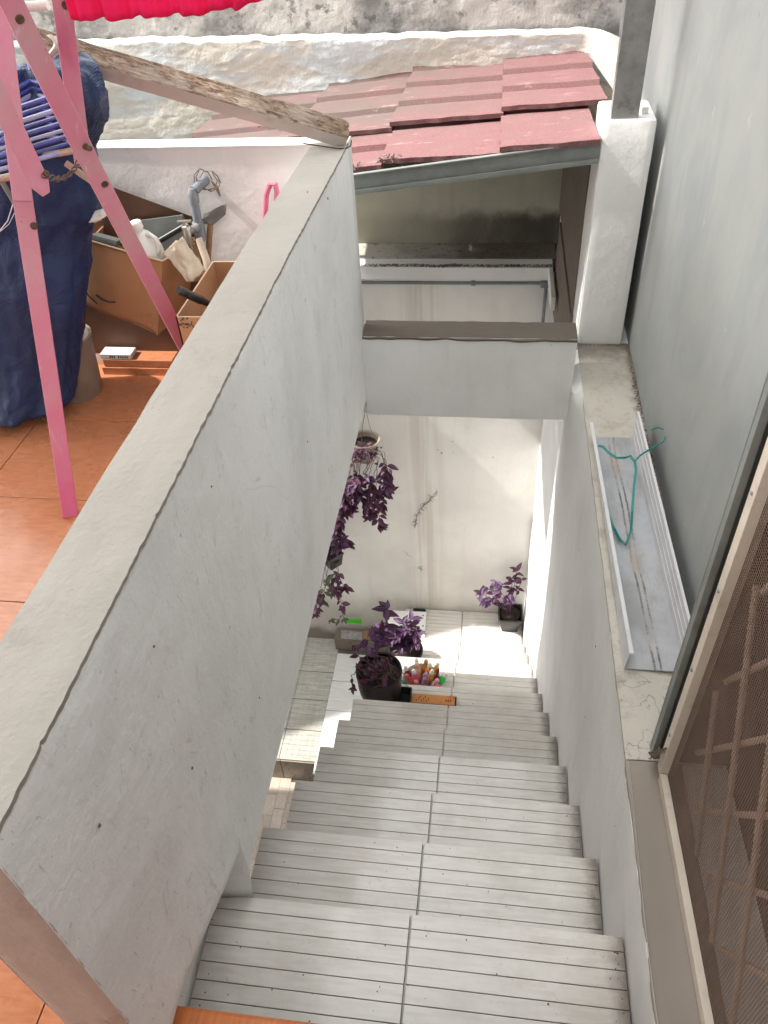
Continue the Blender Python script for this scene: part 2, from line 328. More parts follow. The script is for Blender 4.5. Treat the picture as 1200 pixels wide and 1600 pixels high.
# ------------------------------------------------------------------ object helpers
def wp(u, v, ax, val):                 # a measured sight line of the photograph met with the plane where a thing stands
    d = (r2*((u-600)/F) - u2*((v-800)/F) + fwd)
    t = (val - CAM[ax])/d[ax]
    return CAM + d*t
def tagobj(o, label=None, cat=None, group=None, kind=None):
    if label: o['label'] = label
    if cat: o['category'] = cat
    if group: o['group'] = group
    if kind: o['kind'] = kind
    return o
def thing(name, label, cat, loc, group=None):
    o = bpy.data.objects.new(name, None); o.empty_display_size = .05; COL.objects.link(o); o.location = loc
    return tagobj(o, label, cat, group)
def wloc(o):
    v = Vector((0,0,0))
    while o is not None: v += o.location; o = o.parent
    return v
class B:
    def __init__(s): s.b = bmesh.new()
    def face(s, vs): return s.b.faces.new(vs)
    def verts(s, ps): return [s.b.verts.new(p) for p in ps]
    def box(s, x0, x1, y0, y1, z0, z1, bev=0):
        n = bmesh.new()
        bmesh.ops.create_cube(n, size=1)
        for v in n.verts: v.co = Vector(((x0+x1)/2+v.co.x*(x1-x0), (y0+y1)/2+v.co.y*(y1-y0), (z0+z1)/2+v.co.z*(z1-z0)))
        if bev: bmesh.ops.bevel(n, geom=n.edges[:], offset=bev, segments=2, affect='EDGES', profile=.6)
        s.merge(n); return s
    def merge(s, n):
        me = bpy.data.meshes.new('tmp'); n.to_mesh(me); n.free(); s.b.from_mesh(me); bpy.data.meshes.remove(me)
    def hexa(s, p8, bev=0):      # p8: bottom 4 loop, top 4 loop
        n = bmesh.new(); v = [n.verts.new(p) for p in p8]
        for f in ((3,2,1,0),(4,5,6,7),(0,1,5,4),(1,2,6,5),(2,3,7,6),(3,0,4,7)): n.faces.new([v[i] for i in f])
        if bev: bmesh.ops.bevel(n, geom=n.edges[:], offset=bev, segments=2, affect='EDGES', profile=.6)
        s.merge(n); return s
    def beam(s, p0, p1, wdir, wd, th, bev=0):
        p0, p1 = Vector(p0), Vector(p1); a = (p1-p0).normalized(); wv = Vector(wdir); wv = (wv-a*wv.dot(a)).normalized(); tv = a.cross(wv)
        q = [sx*wv*wd/2+sy*tv*th/2 for sx, sy in ((-1,-1),(1,-1),(1,1),(-1,1))]
        return s.hexa([p0+x for x in q]+[p1+x for x in q], bev)
    def prism(s, poly, off, bev=0):   # poly list of points, off vector
        n = bmesh.new(); off = Vector(off); poly = [Vector(p) for p in poly]
        a = [n.verts.new(p) for p in poly]; b = [n.verts.new(p+off) for p in poly]
        n.faces.new(a[::-1]); n.faces.new(b); k = len(poly)
        for i in range(k): n.faces.new((a[i], a[(i+1)%k], b[(i+1)%k], b[i]))
        bmesh.ops.recalc_face_normals(n, faces=n.faces[:])
        if bev: bmesh.ops.bevel(n, geom=n.edges[:], offset=bev, segments=2, affect='EDGES', profile=.6)
        s.merge(n); return s
    def tube(s, pts, r, seg=8, closed=False, cap=True):
        pts = [Vector(p) for p in pts]; k = len(pts)
        rs = r if isinstance(r, (list, tuple)) else [r]*k
        rings = []; prev = None
        for i, p in enumerate(pts):
            if closed: t = pts[(i+1)%k]-pts[i-1]
            else: t = pts[min(i+1,k-1)]-pts[max(i-1,0)]
            t.normalize()
            if prev is None: prev = t.orthogonal().normalized()
            u = (prev-t*prev.dot(t)); u = u.normalized() if u.length > 1e-6 else t.orthogonal().normalized()
            prev = u; v = t.cross(u)
            rings.append([s.b.verts.new(p+rs[i]*(math.cos(2*math.pi*j/seg)*u+math.sin(2*math.pi*j/seg)*v)) for j in range(seg)])
        n = k if closed else k-1
        for i in range(n):
            a, b = rings[i], rings[(i+1)%k]
            for j in range(seg): s.b.faces.new((a[j], a[(j+1)%seg], b[(j+1)%seg], b[j]))
        if cap and not closed: s.b.faces.new(rings[0][::-1]); s.b.faces.new(rings[-1])
        return s
    def lathe(s, c, prof, seg=24, axis=None, sq=None):    # prof: (r, h)
        c = Vector(c); a = Vector(axis or (0,0,1)).normalized(); u = a.orthogonal().normalized() if axis else Vector((1,0,0)); v = a.cross(u)
        rings = []
        for r, h in prof:
            if r < 1e-5: rings.append([s.b.verts.new(c+a*h)]); continue
            ring = []
            for j in range(seg):
                th = 2*math.pi*j/seg; k = 1
                if sq: k = 1/max(abs(math.cos(th)), abs(math.sin(th)))**sq
                ring.append(s.b.verts.new(c+a*h+r*k*(math.cos(th)*u+math.sin(th)*v)))
            rings.append(ring)
        for A, C in zip(rings, rings[1:]):
            for j in range(seg):
                x = [A[j%len(A)], A[(j+1)%len(A)], C[(j+1)%len(C)], C[j%len(C)]]
                y = []
                for q in x:
                    if q not in y: y.append(q)
                if len(y) > 2: s.b.faces.new(y)
        return s
    def grid(s, fn, nu, nv, flip=False):
        g = [[s.b.verts.new(fn(i/nu, j/nv)) for j in range(nv+1)] for i in range(nu+1)]
        for i in range(nu):
            for j in range(nv):
                q = (g[i][j], g[i+1][j], g[i+1][j+1], g[i][j+1]); s.b.faces.new(q[::-1] if flip else q)
        return g
    def obj(s, name, mat, parent=None, smooth=False, label=None, cat=None, group=None, kind=None, recalc=False):
        if recalc: bmesh.ops.recalc_face_normals(s.b, faces=s.b.faces[:])
        if parent is not None:
            d = wloc(parent); bmesh.ops.translate(s.b, verts=s.b.verts[:], vec=-d)
        me = bpy.data.meshes.new(name)
        if smooth:
            for f in s.b.faces: f.smooth = True
        s.b.to_mesh(me); s.b.free()
        if smooth:
            try: me.set_sharp_from_angle(angle=math.radians(38))
            except Exception: pass
        o = bpy.data.objects.new(name, me); COL.objects.link(o)
        for mm in (mat if isinstance(mat, (list, tuple)) else [mat]): me.materials.append(mm)
        if parent is not None: o.parent = parent
        return tagobj(o, label, cat, group, kind)
def solo(o):                   # move a lone mesh's origin to its base centre
    me = o.data; xs = [v.co for v in me.vertices]
    c = Vector(((min(v.x for v in xs)+max(v.x for v in xs))/2, (min(v.y for v in xs)+max(v.y for v in xs))/2, min(v.z for v in xs)))
    me.transform(Matrix.Translation(-c)); o.location = c; return o
def N(x, y, z=0, s=1.0): return noise.noise(Vector((x*s, y*s, z*s)))

SPOTS = []
# ------------------------------------------------------------------ dimensions (metres)
T, R, W = .265, .236, .75
HP = .7685                                # parapet height
YB = 3.38                                 # back wall of the stairwell
LZ = -12*R                                # landing height

# ------------------------------------------------------------------ ground and far surroundings
B().box(-30, 30, -30, 30, -3.60, -3.50).obj('ground', M['grout'], kind='structure', label='ground below the house')

# ------------------------------------------------------------------ staircase
st = thing('staircase', 'straight stair of pale ribbed tiles going down between the two white walls', 'staircase', (0.33, 1.6, LZ))
body = B()
for k in range(1, 12):
    zt = -k*R-.014
    y1 = (k*T-.006) if k < 12 else YB
    body.box(-.088, W-.001, (k-1)*T-.02, y1, zt-R*1.35, zt)
body.box(-.088, W-.001, 11*T-.03, YB-.003, LZ-.45, LZ-.014)
body.obj('stair_body', M['wall'], st)
XJ = .327
def tread_tile(x0, x1, y0, y1, z, first=.0290, pitch=.0337):
    """one ribbed tile: strips proud of a dark recessed base"""
    a = B(); a.box(x0, x1, y0+.001, y1-.002, z-.012, z-.0045).obj
    base = a
    strips = B(); e = y1
    wds = [first]; 
    while sum(wds) < (y1-y0)-.003: wds.append(pitch)
    for i, wd in enumerate(wds):
        s0 = max(e-wd, y0); 
        if e-s0 > .006: strips.box(x0+.0005, x1-.0005, s0+.0009, e-.0007, z-.0044, z, .0011)
        e = s0
    return base, strips
for k in range(1, 13):
    z = -k*R; y1 = k*T if k < 12 else YB-.004; y0 = (k-1)*T
    j = XJ+random.uniform(-.003, .003)
    if k == 12: spans = ((-.088, .04), (.044, j-.002), (j+.0015, W-.003))
    else: spans = ((-.088, j-.0016), (j+.0016, W-.003))
    for (a0, a1) in spans:
        dz = random.uniform(-.0012, .0012)
        base, strips = tread_tile(a0, a1, y0, y1+.004*(k < 12), z+dz)
        o = strips.obj('tread_tile', M['step_tile'], st)
        base.obj('groove_bed', M['groove'], o)
    if k < 12:
        for (a0, a1) in ((-.088, j-.0016), (j+.0016, W-.003)):
            B().box(a0, a1, y1-.004, y1+.006, z-R+.001, z-.0125, .001).obj('riser_tile', M['step_tile'], st)
# crumbs of dirt and the concrete that shows in the corner of the treads
dirt = B()
for i in range(260):
    k = random.choice([1,1,1,2,2,2,3,3,4,4,5,6,7])
    x = random.uniform(-.06, .74) if random.random() < .6 else .745-abs(random.gauss(0, .02)); y = (k-1)*T+random.uniform(.02, .26); r = random.uniform(.0006, .0018)*(1.6 if random.random() < .1 else 1)
    if x > .748: x = .745
    if random.random() < .25: x = -.085+abs(random.gauss(0, .012)) if k == 1 else x; y = (k-1)*T+random.uniform(0, .26)
    dirt.lathe((x, y, -k*R+.001), [(0, -.001), (r, 0), (r*.5, r*.6), (0, r*.7)], 5)
dirt.obj('dirt_crumbs', M['grime'], st, kind='stuff')

# ------------------------------------------------------------------ right hand side wall, ledge, pillar
rw = thing('stair_side_wall', 'white plastered wall right of the stair topped by a dirty ledge', 'wall', (.84, 1.2, LZ))
def rwface(u, v):
    y = .0+u*(YB+.0) - .6*(1-u); z = -3.05+v*(3.05-.021)
    g_ = min(1, max(0, (y-1.80)/.17)); g_ = g_*g_*(3-2*g_); h_ = min(1, max(0, (-.022-z)/.02))*min(1, max(0, (z+1.3)/.7))
    if y > 2.14: g_ *= max(0, 1-(y-2.14)/.08)
    return Vector((W+.004*N(y, z, 3, 3)+.001-.030*g_*h_, y, z))
b = B(); b.grid(rwface, 150, 110, flip=True); b.obj('wall_face', M['wall'], rw, smooth=True)
B().box(W+.008, .95, -.6, YB+.3, -3.4, -.03).obj('wall_core', M['wall'], rw)
def ledge_top(x0, x1, y0, y1, z, jag=.0016, n=90, th=.012, mat='ledge', name='ledge_top', parent=None):
    b = B(); nu, nv = n, 8
    def fn(u, v):
        y = y0+(y1-y0)*u; x = x0+(x1-x0)*v
        if v == 0: x += jag*(N(y, 1.3, 0, 14)+.6*N(y, 5.3, 0, 45))
        if v == 1: x += jag*(N(y, 7.3, 0, 14)+.6*N(y, 9.3, 0, 45))
        return Vector((x, y, z+.0022*N(x, y, 2, 12)+(0 if 0 < v < 1 else -.002)))
    g = b.grid(fn, nu, nv, flip=True)
    for side, sg in ((0, 1), (nv, -1)):
        lo = [b.b.verts.new(g[i][side].co+Vector((0,0,-th))) for i in range(nu+1)]
        for i in range(nu):
            q = (g[i][side], g[i+1][side], lo[i+1], lo[i]); b.face(q if side == 0 else q[::-1])
    for i, fl in ((0, 0), (nu, 1)):
        lo = [b.b.verts.new(g[i][j].co+Vector((0,0,-th))) for j in range(nv+1)]
        for j in range(nv):
            q = (g[i][j], g[i][j+1], lo[j+1], lo[j]); b.face(q if fl else q[::-1])
    return b.obj(name, M[mat], parent, smooth=True, recalc=True)
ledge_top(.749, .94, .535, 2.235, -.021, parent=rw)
ledge_top(.748, .86, -.6, .533, -.023, .002, 60, mat='sill', name='sill_top', parent=rw)
B().box(.7475, .86, -.6, .533, -.2, -.034).obj('sill_edge', M['wall'], rw)
pl = thing('pillar', 'square white plastered pillar at the far end of the ledge with a steel post on it', 'pillar', (.82, 2.3, -.02))
b = B(); b.box(.747, .905, 2.222, 2.45, -.022, .735, .012); bb = b
bmesh.ops.subdivide_edges(b.b, edges=[e for e in b.b.edges if e.calc_length() > .1], cuts=8, use_grid_fill=True)
for v in b.b.verts: v.co += Vector((N(v.co.z, v.co.y, 1, 6), N(v.co.x, v.co.z, 5, 6), 0))*.003
b.obj('pillar_shaft', M['wall'], pl, smooth=True)
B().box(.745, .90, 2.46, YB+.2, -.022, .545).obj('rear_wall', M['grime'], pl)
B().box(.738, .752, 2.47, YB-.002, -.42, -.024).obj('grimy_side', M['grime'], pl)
sp = thing('steel_post', 'grey steel channel post standing on the white pillar', 'post', (.81, 2.27, .735))
B().box(.768, .848, 2.235, 2.2385, .736, 2.3).obj('web', M['galv'], sp)
B().box(.768, .7715, 2.2386, 2.275, .736, 2.3).obj('flange', M['galv'], sp)
B().box(.8445, .848, 2.2386, 2.275, .736, 2.3).obj('flange', M['galv'], sp)
B().box(.862, .882, 2.28, 2.30, .736, .755, .002).obj('mortar_lump', M['wall'], sp)
# dirt joint in the ledge corner
b = B()
for i in range(420):
    y = random.uniform(.8, 2.22); x = .931-abs(random.gauss(0, .006)); r = random.uniform(.0012, .0042)
    b.lathe((x, y, -.021), [(0,-.001), (r,0), (r*.6,r*.7), (0,r*.9)], 5)
for i in range(120):
    x = random.uniform(.75, .93); y = 2.220-abs(random.gauss(0, .004)); r = random.uniform(.0012, .004)
    b.lathe((x, y, -.021), [(0,-.001), (r,0), (r*.6,r*.7), (0,r*.9)], 5)
b.obj('joint_dirt', M['grime'], rw, kind='stuff')

# grey-blue side wall
bw = thing('side_wall', 'tall grey blue painted wall with pale drip streaks, right of the ledge', 'wall', (1.0, 2.2, -.1))
def bwf(u, v):
    y = .56+u*4.2; z = -.1+v*1.85
    return Vector((.935+.006*N(y, z, 9, 1.6)+.0015*N(y, z, 4, 9), y, z))
b = B(); b.grid(bwf, 80, 60, flip=True); b.obj('wall_face', M['blue'], bw, smooth=True)
B().box(.945, 1.1, .57, 4.76, -.1, 1.745).obj('wall_core', M['blue'], bw)

for (u, v, r_) in ((1040,316,.0045),(1047,318,.002),(1066,632,.006),(1063,626,.003),(1078,250,.003),(1118,360,.003),(1155,430,.002),(1020,420,.002)):
    p = wp(u, v, 0, .9375); b = B(); b.lathe(p+Vector((.002,0,0)), [(r_*.9,0),(r_*.7,.002),(0,.0035)], 7, axis=(-1,.1,.2)); b.obj('paint_flake', M['grime'], bw)
for (u, v, r_) in ((931,1010,.003),(905,860,.002),(915,1120,.002),(962,1290,.0025),(888,640,.002),(893,700,.003)):
    p = wp(u, v, 0, W); b = B(); b.lathe(p, [(r_,0),(r_*.7,.0015),(0,.002)], 7, axis=(-1,0,0)); b.obj('paint_flake', M['grime'], rw)
for (u, v, r_) in ((240,1010,.0025),(512,310,.004),(480,300,.002),(330,760,.002),(405,1090,.002),(300,1200,.003),(480,690,.002),(155,1290,.003)):
    p = wp(u, v, 0, .004); SPOTS.append((p, r_))

# ------------------------------------------------------------------ cross beam
bm = thing('cross_beam', 'white beam across the stairwell with a dirt brown top', 'beam', (.37, 2.04, -.19))
def bf(u, v):
    x = -.0+u*.7225; z = -.192+v*.322
    return Vector((x, 1.986+.004*N(x, z, 5, 5), z))
b = B(); b.grid(bf, 30, 14); b.obj('beam_front', M['wall'], bm, smooth=True)
B().box(-.09, .7225, 1.995, 2.10, -.190, .126, .004).obj('beam_body', M['wall'], bm)
b = B()
def bt(u, v):
    x = -.0+u*.7225; y = 1.980+v*.124
    return Vector((x, y+.004*(N(x, 3, v, 12)), .132+.003*N(x, y, 2, 20)-(.004 if v in (0,1) else 0)))
g = b.grid(bt, 60, 6)
lo = [b.b.verts.new(g[i][0].co+Vector((0,.004,-.008))) for i in range(61)]
for i in range(60): b.face((lo[i], lo[i+1], g[i+1][0], g[i][0]))
b.obj('beam_top', M['beam_top'], bm, smooth=True)

# ------------------------------------------------------------------ long parapet left of the stair
pp = thing('stair_parapet', 'long white parapet wall with a grey screed top, left of the stair', 'wall', (-.05, .95, -.12))
PH, PY0, PY1 = HP, -.103, 2.0
def ptop(y): return PH - .016*max(0, (y-1.2)/.8)
def recess(y, z):
    ny = 1-min(1, max(0, (y-.258)/.014)); ny = ny*ny*(3-2*ny)
    zs = .10-.11*min(1, max(0, (y-.0)/.25)); nz = min(1, max(0, (zs-z)/.15)); nz = nz*nz*(3-2*nz)
    return -.085*ny*nz
def pface(u, v):
    y = PY0+(PY1-PY0)*u; zb = -.121 if y > .275 else -.26
    z = zb+v*(ptop(y)-.004-zb)
    x = .0015+.005*N(y, z, 1, 2.2)+.0014*N(y, z, 6, 9)+recess(y, z)
    if v == 1: x -= .002
    return Vector((x, y, z))
b = B(); b.grid(pface, 260, 60, flip=False)
b.obj('parapet_face', M['parapet'], pp, smooth=True)
B().box(-.0995, -.006, .30, PY1-.004, -.119, PH-.030).obj('parapet_core', M['parapet'], pp)
b = B()      # near end core with its leaning face
b.hexa([(-.10,-.10,-.26), (-.093,-.10,-.26), (-.093,.262,-.26), (-.10,.262,-.26), (-.10,-.10,PH-.03), (-.006,-.10,PH-.03), (-.006,.299,PH-.03), (-.10,.299,PH-.03)])
b.obj('parapet_core', M['parapet'], pp)
b = B()
def endf(u, v):
    z = -.26+v*(PH+.25); x1 = .0015+.005*N(PY0, z, 1, 2.2)+.0014*N(PY0, z, 6, 9)+recess(PY0, z)+.003*N(z, 2, 2, 30); x = -.103+u*(x1+.103)
    return Vector((x, PY0-.001+.003*N(x, z, 4, 14)-(.002 if 0 < u < 1 else -.003), z))
b.grid(endf, 8, 80); b.obj('parapet_end', M['end_face'], pp, smooth=True)
def oface(u, v):
    y = PY0+(PY1-PY0)*u; z = -.01+v*(ptop(y)-.004+.01)
    return Vector((-.1015+.003*N(y, z, 11, 2), y, z))
b = B(); b.grid(oface, 60, 20, flip=True); b.obj('parapet_rear_face', M['parapet'], pp, smooth=True)
B().box(-.10, .0, .29, PY1-.01, -.124, -.1205).obj('parapet_underside', M['wall'], pp)
b = B(); nu, nv = 420, 6      # screed top with chipped edges
def ctop(u, v):
    y = PY0-.003+(PY1+.0-PY0)*u; x = -.1035+v*.1075
    if v == 1: x += .0012*N(y, 1, 0, 10)+.0018*N(y, 5, 0, 60)
    if v == 1: x -= .012*max(0, N(y, 2, 9, 17)-.42)+.008*max(0, N(y, 6, 3, 55)-.4)
    if v == 0: x += .0012*N(y, 1, 4, 12)
    return Vector((x, y, ptop(y)+.0015*N(x, y, 2, 14)-(.0025 if v in (0, 1) else 0)))
g = b.grid(ctop, nu, nv, flip=True)
for side in (0, nv):
    lo = [b.b.verts.new(g[i][side].co+Vector((.001 if side == 0 else -.001, 0, -.008-.003*abs(N(i*.3, 2, side, 1))))) for i in range(nu+1)]
    for i in range(nu): b.face((g[i][side], g[i+1][side], lo[i+1], lo[i]))
lo = [b.b.verts.new(g[0][j].co+Vector((0,.001,-.01))) for j in range(nv+1)]
for j in range(nv): b.face((g[0][j], g[0][j+1], lo[j+1], lo[j]))
b.obj('screed_top', M['screed'], pp, smooth=True, recalc=True)

for p, r_ in SPOTS:
    b = B(); b.lathe(p, [(r_,0),(r_*.7,.0015),(0,.002)], 7, axis=(1,0,0)); b.obj('paint_flake', M['grime'], pp)
# ------------------------------------------------------------------ terrace parapet across the far end
cp = thing('terrace_parapet', 'white parapet across the far end of the orange terrace, sunlit on top', 'wall', (-1.2, 2.04, 0))
CT = .748
def cf(u, v):
    x = -3.2+u*3.2+.0; z = v*CT
    return Vector((x, 2.0+.004*N(x, z, 1, 2)+.001*N(x, z, 4, 9), z))
b = B(); b.grid(cf, 90, 24); b.obj('parapet_face', M['wall'], cp, smooth=True)
B().box(-3.2, -.001, 2.005, 2.072, -.12, CT-.004, .003).obj('parapet_core', M['wall'], cp)
b = B()
def ct(u, v):
    x = -3.2+u*3.2; y = 1.998+v*.076
    return Vector((x, y, CT+.001+.0016*N(x, y, 2, 9)-(.003 if v in (0,1) else 0)))
b.grid(ct, 100, 5); b.obj('parapet_top', M['wall'], cp, smooth=True)

# ------------------------------------------------------------------ terrace floor
tf = tagobj(B().box(-3.2, -.1, -1.6, 2.07, -.118, -.012).obj('terrace_floor', M['grout']), 'terrace floor of orange tiles', kind='structure')
xs = [-3.05+i*.4 for i in range(8)]; ys = [-1.566+i*.4 for i in range(10)]
shared = {}
for x0 in xs:
    for y0 in ys:
        x1 = min(x0+.397, -.104 if y0 > -.2 else -.104); y1 = min(y0+.397, 1.997)
        if x1-x0 < .05 or y1-y0 < .03: continue
        B().box(x0, x1, y0, y1, -.011, random.uniform(-.0006, .0004), .0012).obj('floor_tile', M['orange'], tf)
tf2 = tagobj(B().box(-.1, 1.0, -1.6, -.012, -.118, -.013).obj('terrace_landing', M['grout']), 'top landing in front of the first step', kind='structure')
for x0, x1 in ((-.098, .30), (.303, .742)):
    for y0, y1 in ((-1.6, -.87), (-.867, -.47), (-.467, -.062)):
        B().box(x0, x1, y0, y1, -.0115, 0, .0012).obj('floor_tile', M['orange'], tf2)
b = B()
prof = [(-.058, 0), (-.02, .0), (-.010, -.0015), (-.004, -.006), (-.0025, -.014), (-.004, -.03), (-.05, -.03)]
b.prism([(-.082, y, z) for y, z in prof], (.824, 0, 0)); b.obj('nosing_tile', M['orange_edge'], tf2)

# ------------------------------------------------------------------ lower floor left of the stair
lf = tagobj(B().box(-3.2, 1.0, -2.0, 3.6, -3.62, -3.478).obj('lower_floor', M['grout']), 'lower floor with pale stave tiles', kind='structure')
for i in range(7):
    for j in range(22):
        x0 = -1.24+i*.075+.0; y0 = 1.0+j*.15+(.05 if i % 3 == 0 else (.1 if i % 3 == 1 else 0))-.1
        if y0 > 2.26: continue
        B().box(x0, x0+.0735, y0, y0+.1485, -3.478, -3.4712+random.uniform(0, .0006), .0006).obj('stave', M['wood_tile'] if random.random() < .5 else M['wood_tile2'], lf)
pf = thing('tiled_platform', 'tiled platform on the lower floor left of the stair foot', 'platform', (-.8, 2.9, -3.47))
B().box(-3.2, -.6, 2.335, YB, -3.47, -3.2475).obj('platform_core', M['grout'], pf)
B().box(-.6, -.089, 2.30, YB, -3.47, -3.2275).obj('kerb_core', M['grout'], pf)
for i in range(8):
    B().box(-.84-.25*i-.0, -.84-.25*i+.246, 2.322, 2.334, -3.468, -3.249, .001).obj('riser_tile', M['riser_tile'], pf)
ysm = [2.330, 2.565, 2.815, 3.062, YB]
for j in range(4):
    for i in range(5):
        x1 = -.603-.25*i; x0 = x1-.247
        t = B(); y0, y1 = ysm[j]+.002, ysm[j+1]-.002
        t.box(x0, x1, y0, y1, -3.247, -3.2425, 0)
        o = t.obj('floor_tile', M['groove'], pf)
        s = B(); kx = 6; ky = 6
        for a in range(kx):
            for c in range(ky):
                if random.random() < .93: s.box(x0+(x1-x0)*a/kx+.0006, x0+(x1-x0)*(a+1)/kx-.0006, y0+(y1-y0)*c/ky+.0006, y0+(y1-y0)*(c+1)/ky-.0006, -3.2425, -3.240)
                else: s.box(x0+(x1-x0)*a/kx, x0+(x1-x0)*(a+1)/kx, y0+(y1-y0)*c/ky, y0+(y1-y0)*(c+1)/ky, -3.2425, -3.2397)
        s.obj('mosaic_squares', M['mosaic_tile'], o)
for j in range(4):
    y0 = [2.228, 2.475, 2.727, 2.98][j]
    B().box(-.598, -.35, y0, y0+.249, -3.2275, -3.2200, .0012).obj('kerb_tile', M['white_tile'], pf)
    B().box(-.347, -.09, y0, y0+.249, -3.2275, -3.2203, .0012).obj('kerb_tile', M['white_tile'], pf)
ws = thing('corner_step', 'low dirty concrete shelf at the foot of the back wall, left of the landing', 'shelf', (-.35, 3.3, -3.22))
B().box(-.62, -.09, 3.262, YB-.003, -3.2195, -3.10, .006).obj('shelf_body', M['grime'], ws)

# ------------------------------------------------------------------ back wall of the stairwell and what is above it
bk = thing('back_wall', 'off-white wall at the foot of the stair with brown drip streaks', 'wall', (0, 3.45, LZ))
def bkf(u, v):
    x = -3.2+u*3.952; z = -3.45+v*3.155
    return Vector((x, YB+.006*N(x, z, 1, 1.5)+.0015*N(x, z, 3, 8), z))
b = B(); b.grid(bkf, 110, 80); b.obj('wall_face', M['back'], bk, smooth=True)
B().box(-3.2, .9, YB+.012, YB+.30, -3.47, -.30).obj('wall_core', M['back'], bk)
# dried creeper roots and scuffs left on the wall
def scribble(pts, r, br, parent, name='dried_root', mat='stem', seed=1):
    rnd = random.Random(seed); b = B()
    P = []
    for a, c in zip(pts, pts[1:]):
        for t in range(6):
            p = Vector(a).lerp(Vector(c), t/6); P.append(p+Vector((rnd.uniform(-.006,.006), 0, rnd.uniform(-.006,.006))))
    b.tube(P, r, 5)
    for i in range(br):
        q = rnd.choice(P); d = Vector((rnd.uniform(-1,1), 0, rnd.uniform(-1,1))).normalized()*rnd.uniform(.01, .04)
        b.tube([q, q+d*.5+Vector((rnd.uniform(-.004,.004),0,rnd.uniform(-.004,.004))), q+d], [r*.7, r*.6, r*.3], 4)
    return b.obj(name, M[mat], parent)
def onwall(u, v): return wp(u, v, 1, YB-.002)
scribble([onwall(684,770), onwall(668,785), onwall(655,797), onwall(650,812), onwall(648,828)], .0015, 34, bk, seed=3)
scribble([onwall(654,885), onwall(660,893)], .0011, 6, bk, seed=4)
scribble([onwall(631,862), onwall(645,872)], .0006, 2, bk, seed=5)
b = B()
for u, v, r in ((690,708,.007), (684,703,.004), (707,690,.004), (708,707,.0025), (770,715,.005), (651,716,.002)):
    p = onwall(u, v); b.lathe(p, [(r,0), (r*.6,.0025), (0,.003)], 9, axis=(0,-1,0))
b.obj('wall_dent', M['screed'], bk)
# coping, pipe, dirty shelf, mouldy upper wall
ca = thing('wall_coping', 'white projecting coping with a black mossy edge above the back wall', 'coping', (.2, 3.4, -.3))
b = B(); b.box(-1.6, .725, 3.335, YB+.06, -.298, -.232, .004); b.obj('coping_band', M['wall'], ca)
B().box(.705, .725, 3.02, 3.334, -.298, -.232, .003).obj('coping_return', M['wall'], ca)
B().box(-1.6, .744, YB+.061, 3.62, -.298, -.228).obj('shelf_top', M['shelf'], ca)
b = B()
for i in range(2200):
    x = random.uniform(-1.0, .72); y = 3.352+random.uniform(-.010, .02)+.012*N(x, 3, 3, 9); r = random.uniform(.0015, .0055)*(1+.6*N(x, 1, 1, 7))
    b.lathe((x, y, -.233), [(r,0), (r*.7,r*.6), (0,r*.9)], 5)
b.obj('moss_fringe', M['grime'], ca, kind='stuff')
pv = thing('wall_pipe', 'thin grey pipe clipped under the coping and bending down at its right end', 'pipe', (.2, 3.32, -.33))
pts = [(-1.2, 3.345, -.318), (.2, 3.345, -.318), (.68, 3.345, -.316), (.697, 3.345, -.325), (.70, 3.345, -.36), (.70, 3.34, -1.0)]
B().tube(pts, .0085, 10).obj('pipe_run', M['pvc'], pv, smooth=True)
B().lathe((.34, 3.345, -.318), [(.0085,-.012), (.013,-.011), (.013,.011), (.0085,.012)], 12, axis=(1,0,0)).obj('pipe_clip', M['pvc'], pv)
B().box(.672, .712, 3.33, 3.36, -.335, -.302, .004).obj('pipe_elbow', M['pvc'], pv)
uw = thing('upper_wall', 'cream rendered wall with a black mouldy top behind the red roof', 'wall', (0, 3.7, -.23))
def uf(u, v):
    x = -3.6+u*4.6; z = -.235+v*.83
    return Vector((x, 3.625+.003*N(x, z, 2, 4), z))
b = B(); b.grid(uf, 60, 24); b.obj('lower_face', M['upper'], uw, smooth=True)
def ridge(x): return .735-.010*x+.010*N(x, 3, 0, 3)+.008*N(x, 8, 0, 14)
def cf2(u, v):
    x = -3.6+u*4.62; zt = ridge(x); z0 = .30; z = z0+v*(zt-z0)
    d = .012*N(x*.7, z*2.0, 2, 3)+.004*abs(N(x*.8, z*1.6, 9, 12))+.0016*N(x*.5, z*1.5, 5, 40)+.0007*N(x*.6, z, 1, 110)
    lip = .03*max(0, v-.965)/.035
    xc = max(0, x-.78); d2 = -.35*min(1, xc/.16)**2
    return Vector((x, 3.595-d+lip+d2, z))
b = B(); b.grid(cf2, 460, 70); b.obj('cream_render', M['cream'], uw, smooth=True)
def mf(u, v):
    x = -3.6+u*4.6; z = .66+v*.85
    d = .004*N(x, z, 2, 10)+.003*N(x, z, 5, 40)
    return Vector((x, 3.645-d, z))
b = B(); b.grid(mf, 200, 60); b.obj('mould_band', M['mould'], uw, smooth=True)
B().box(-3.6, 1.0, 3.66, 3.8, -.3, 1.5).obj('wall_core', M['mould'], uw)

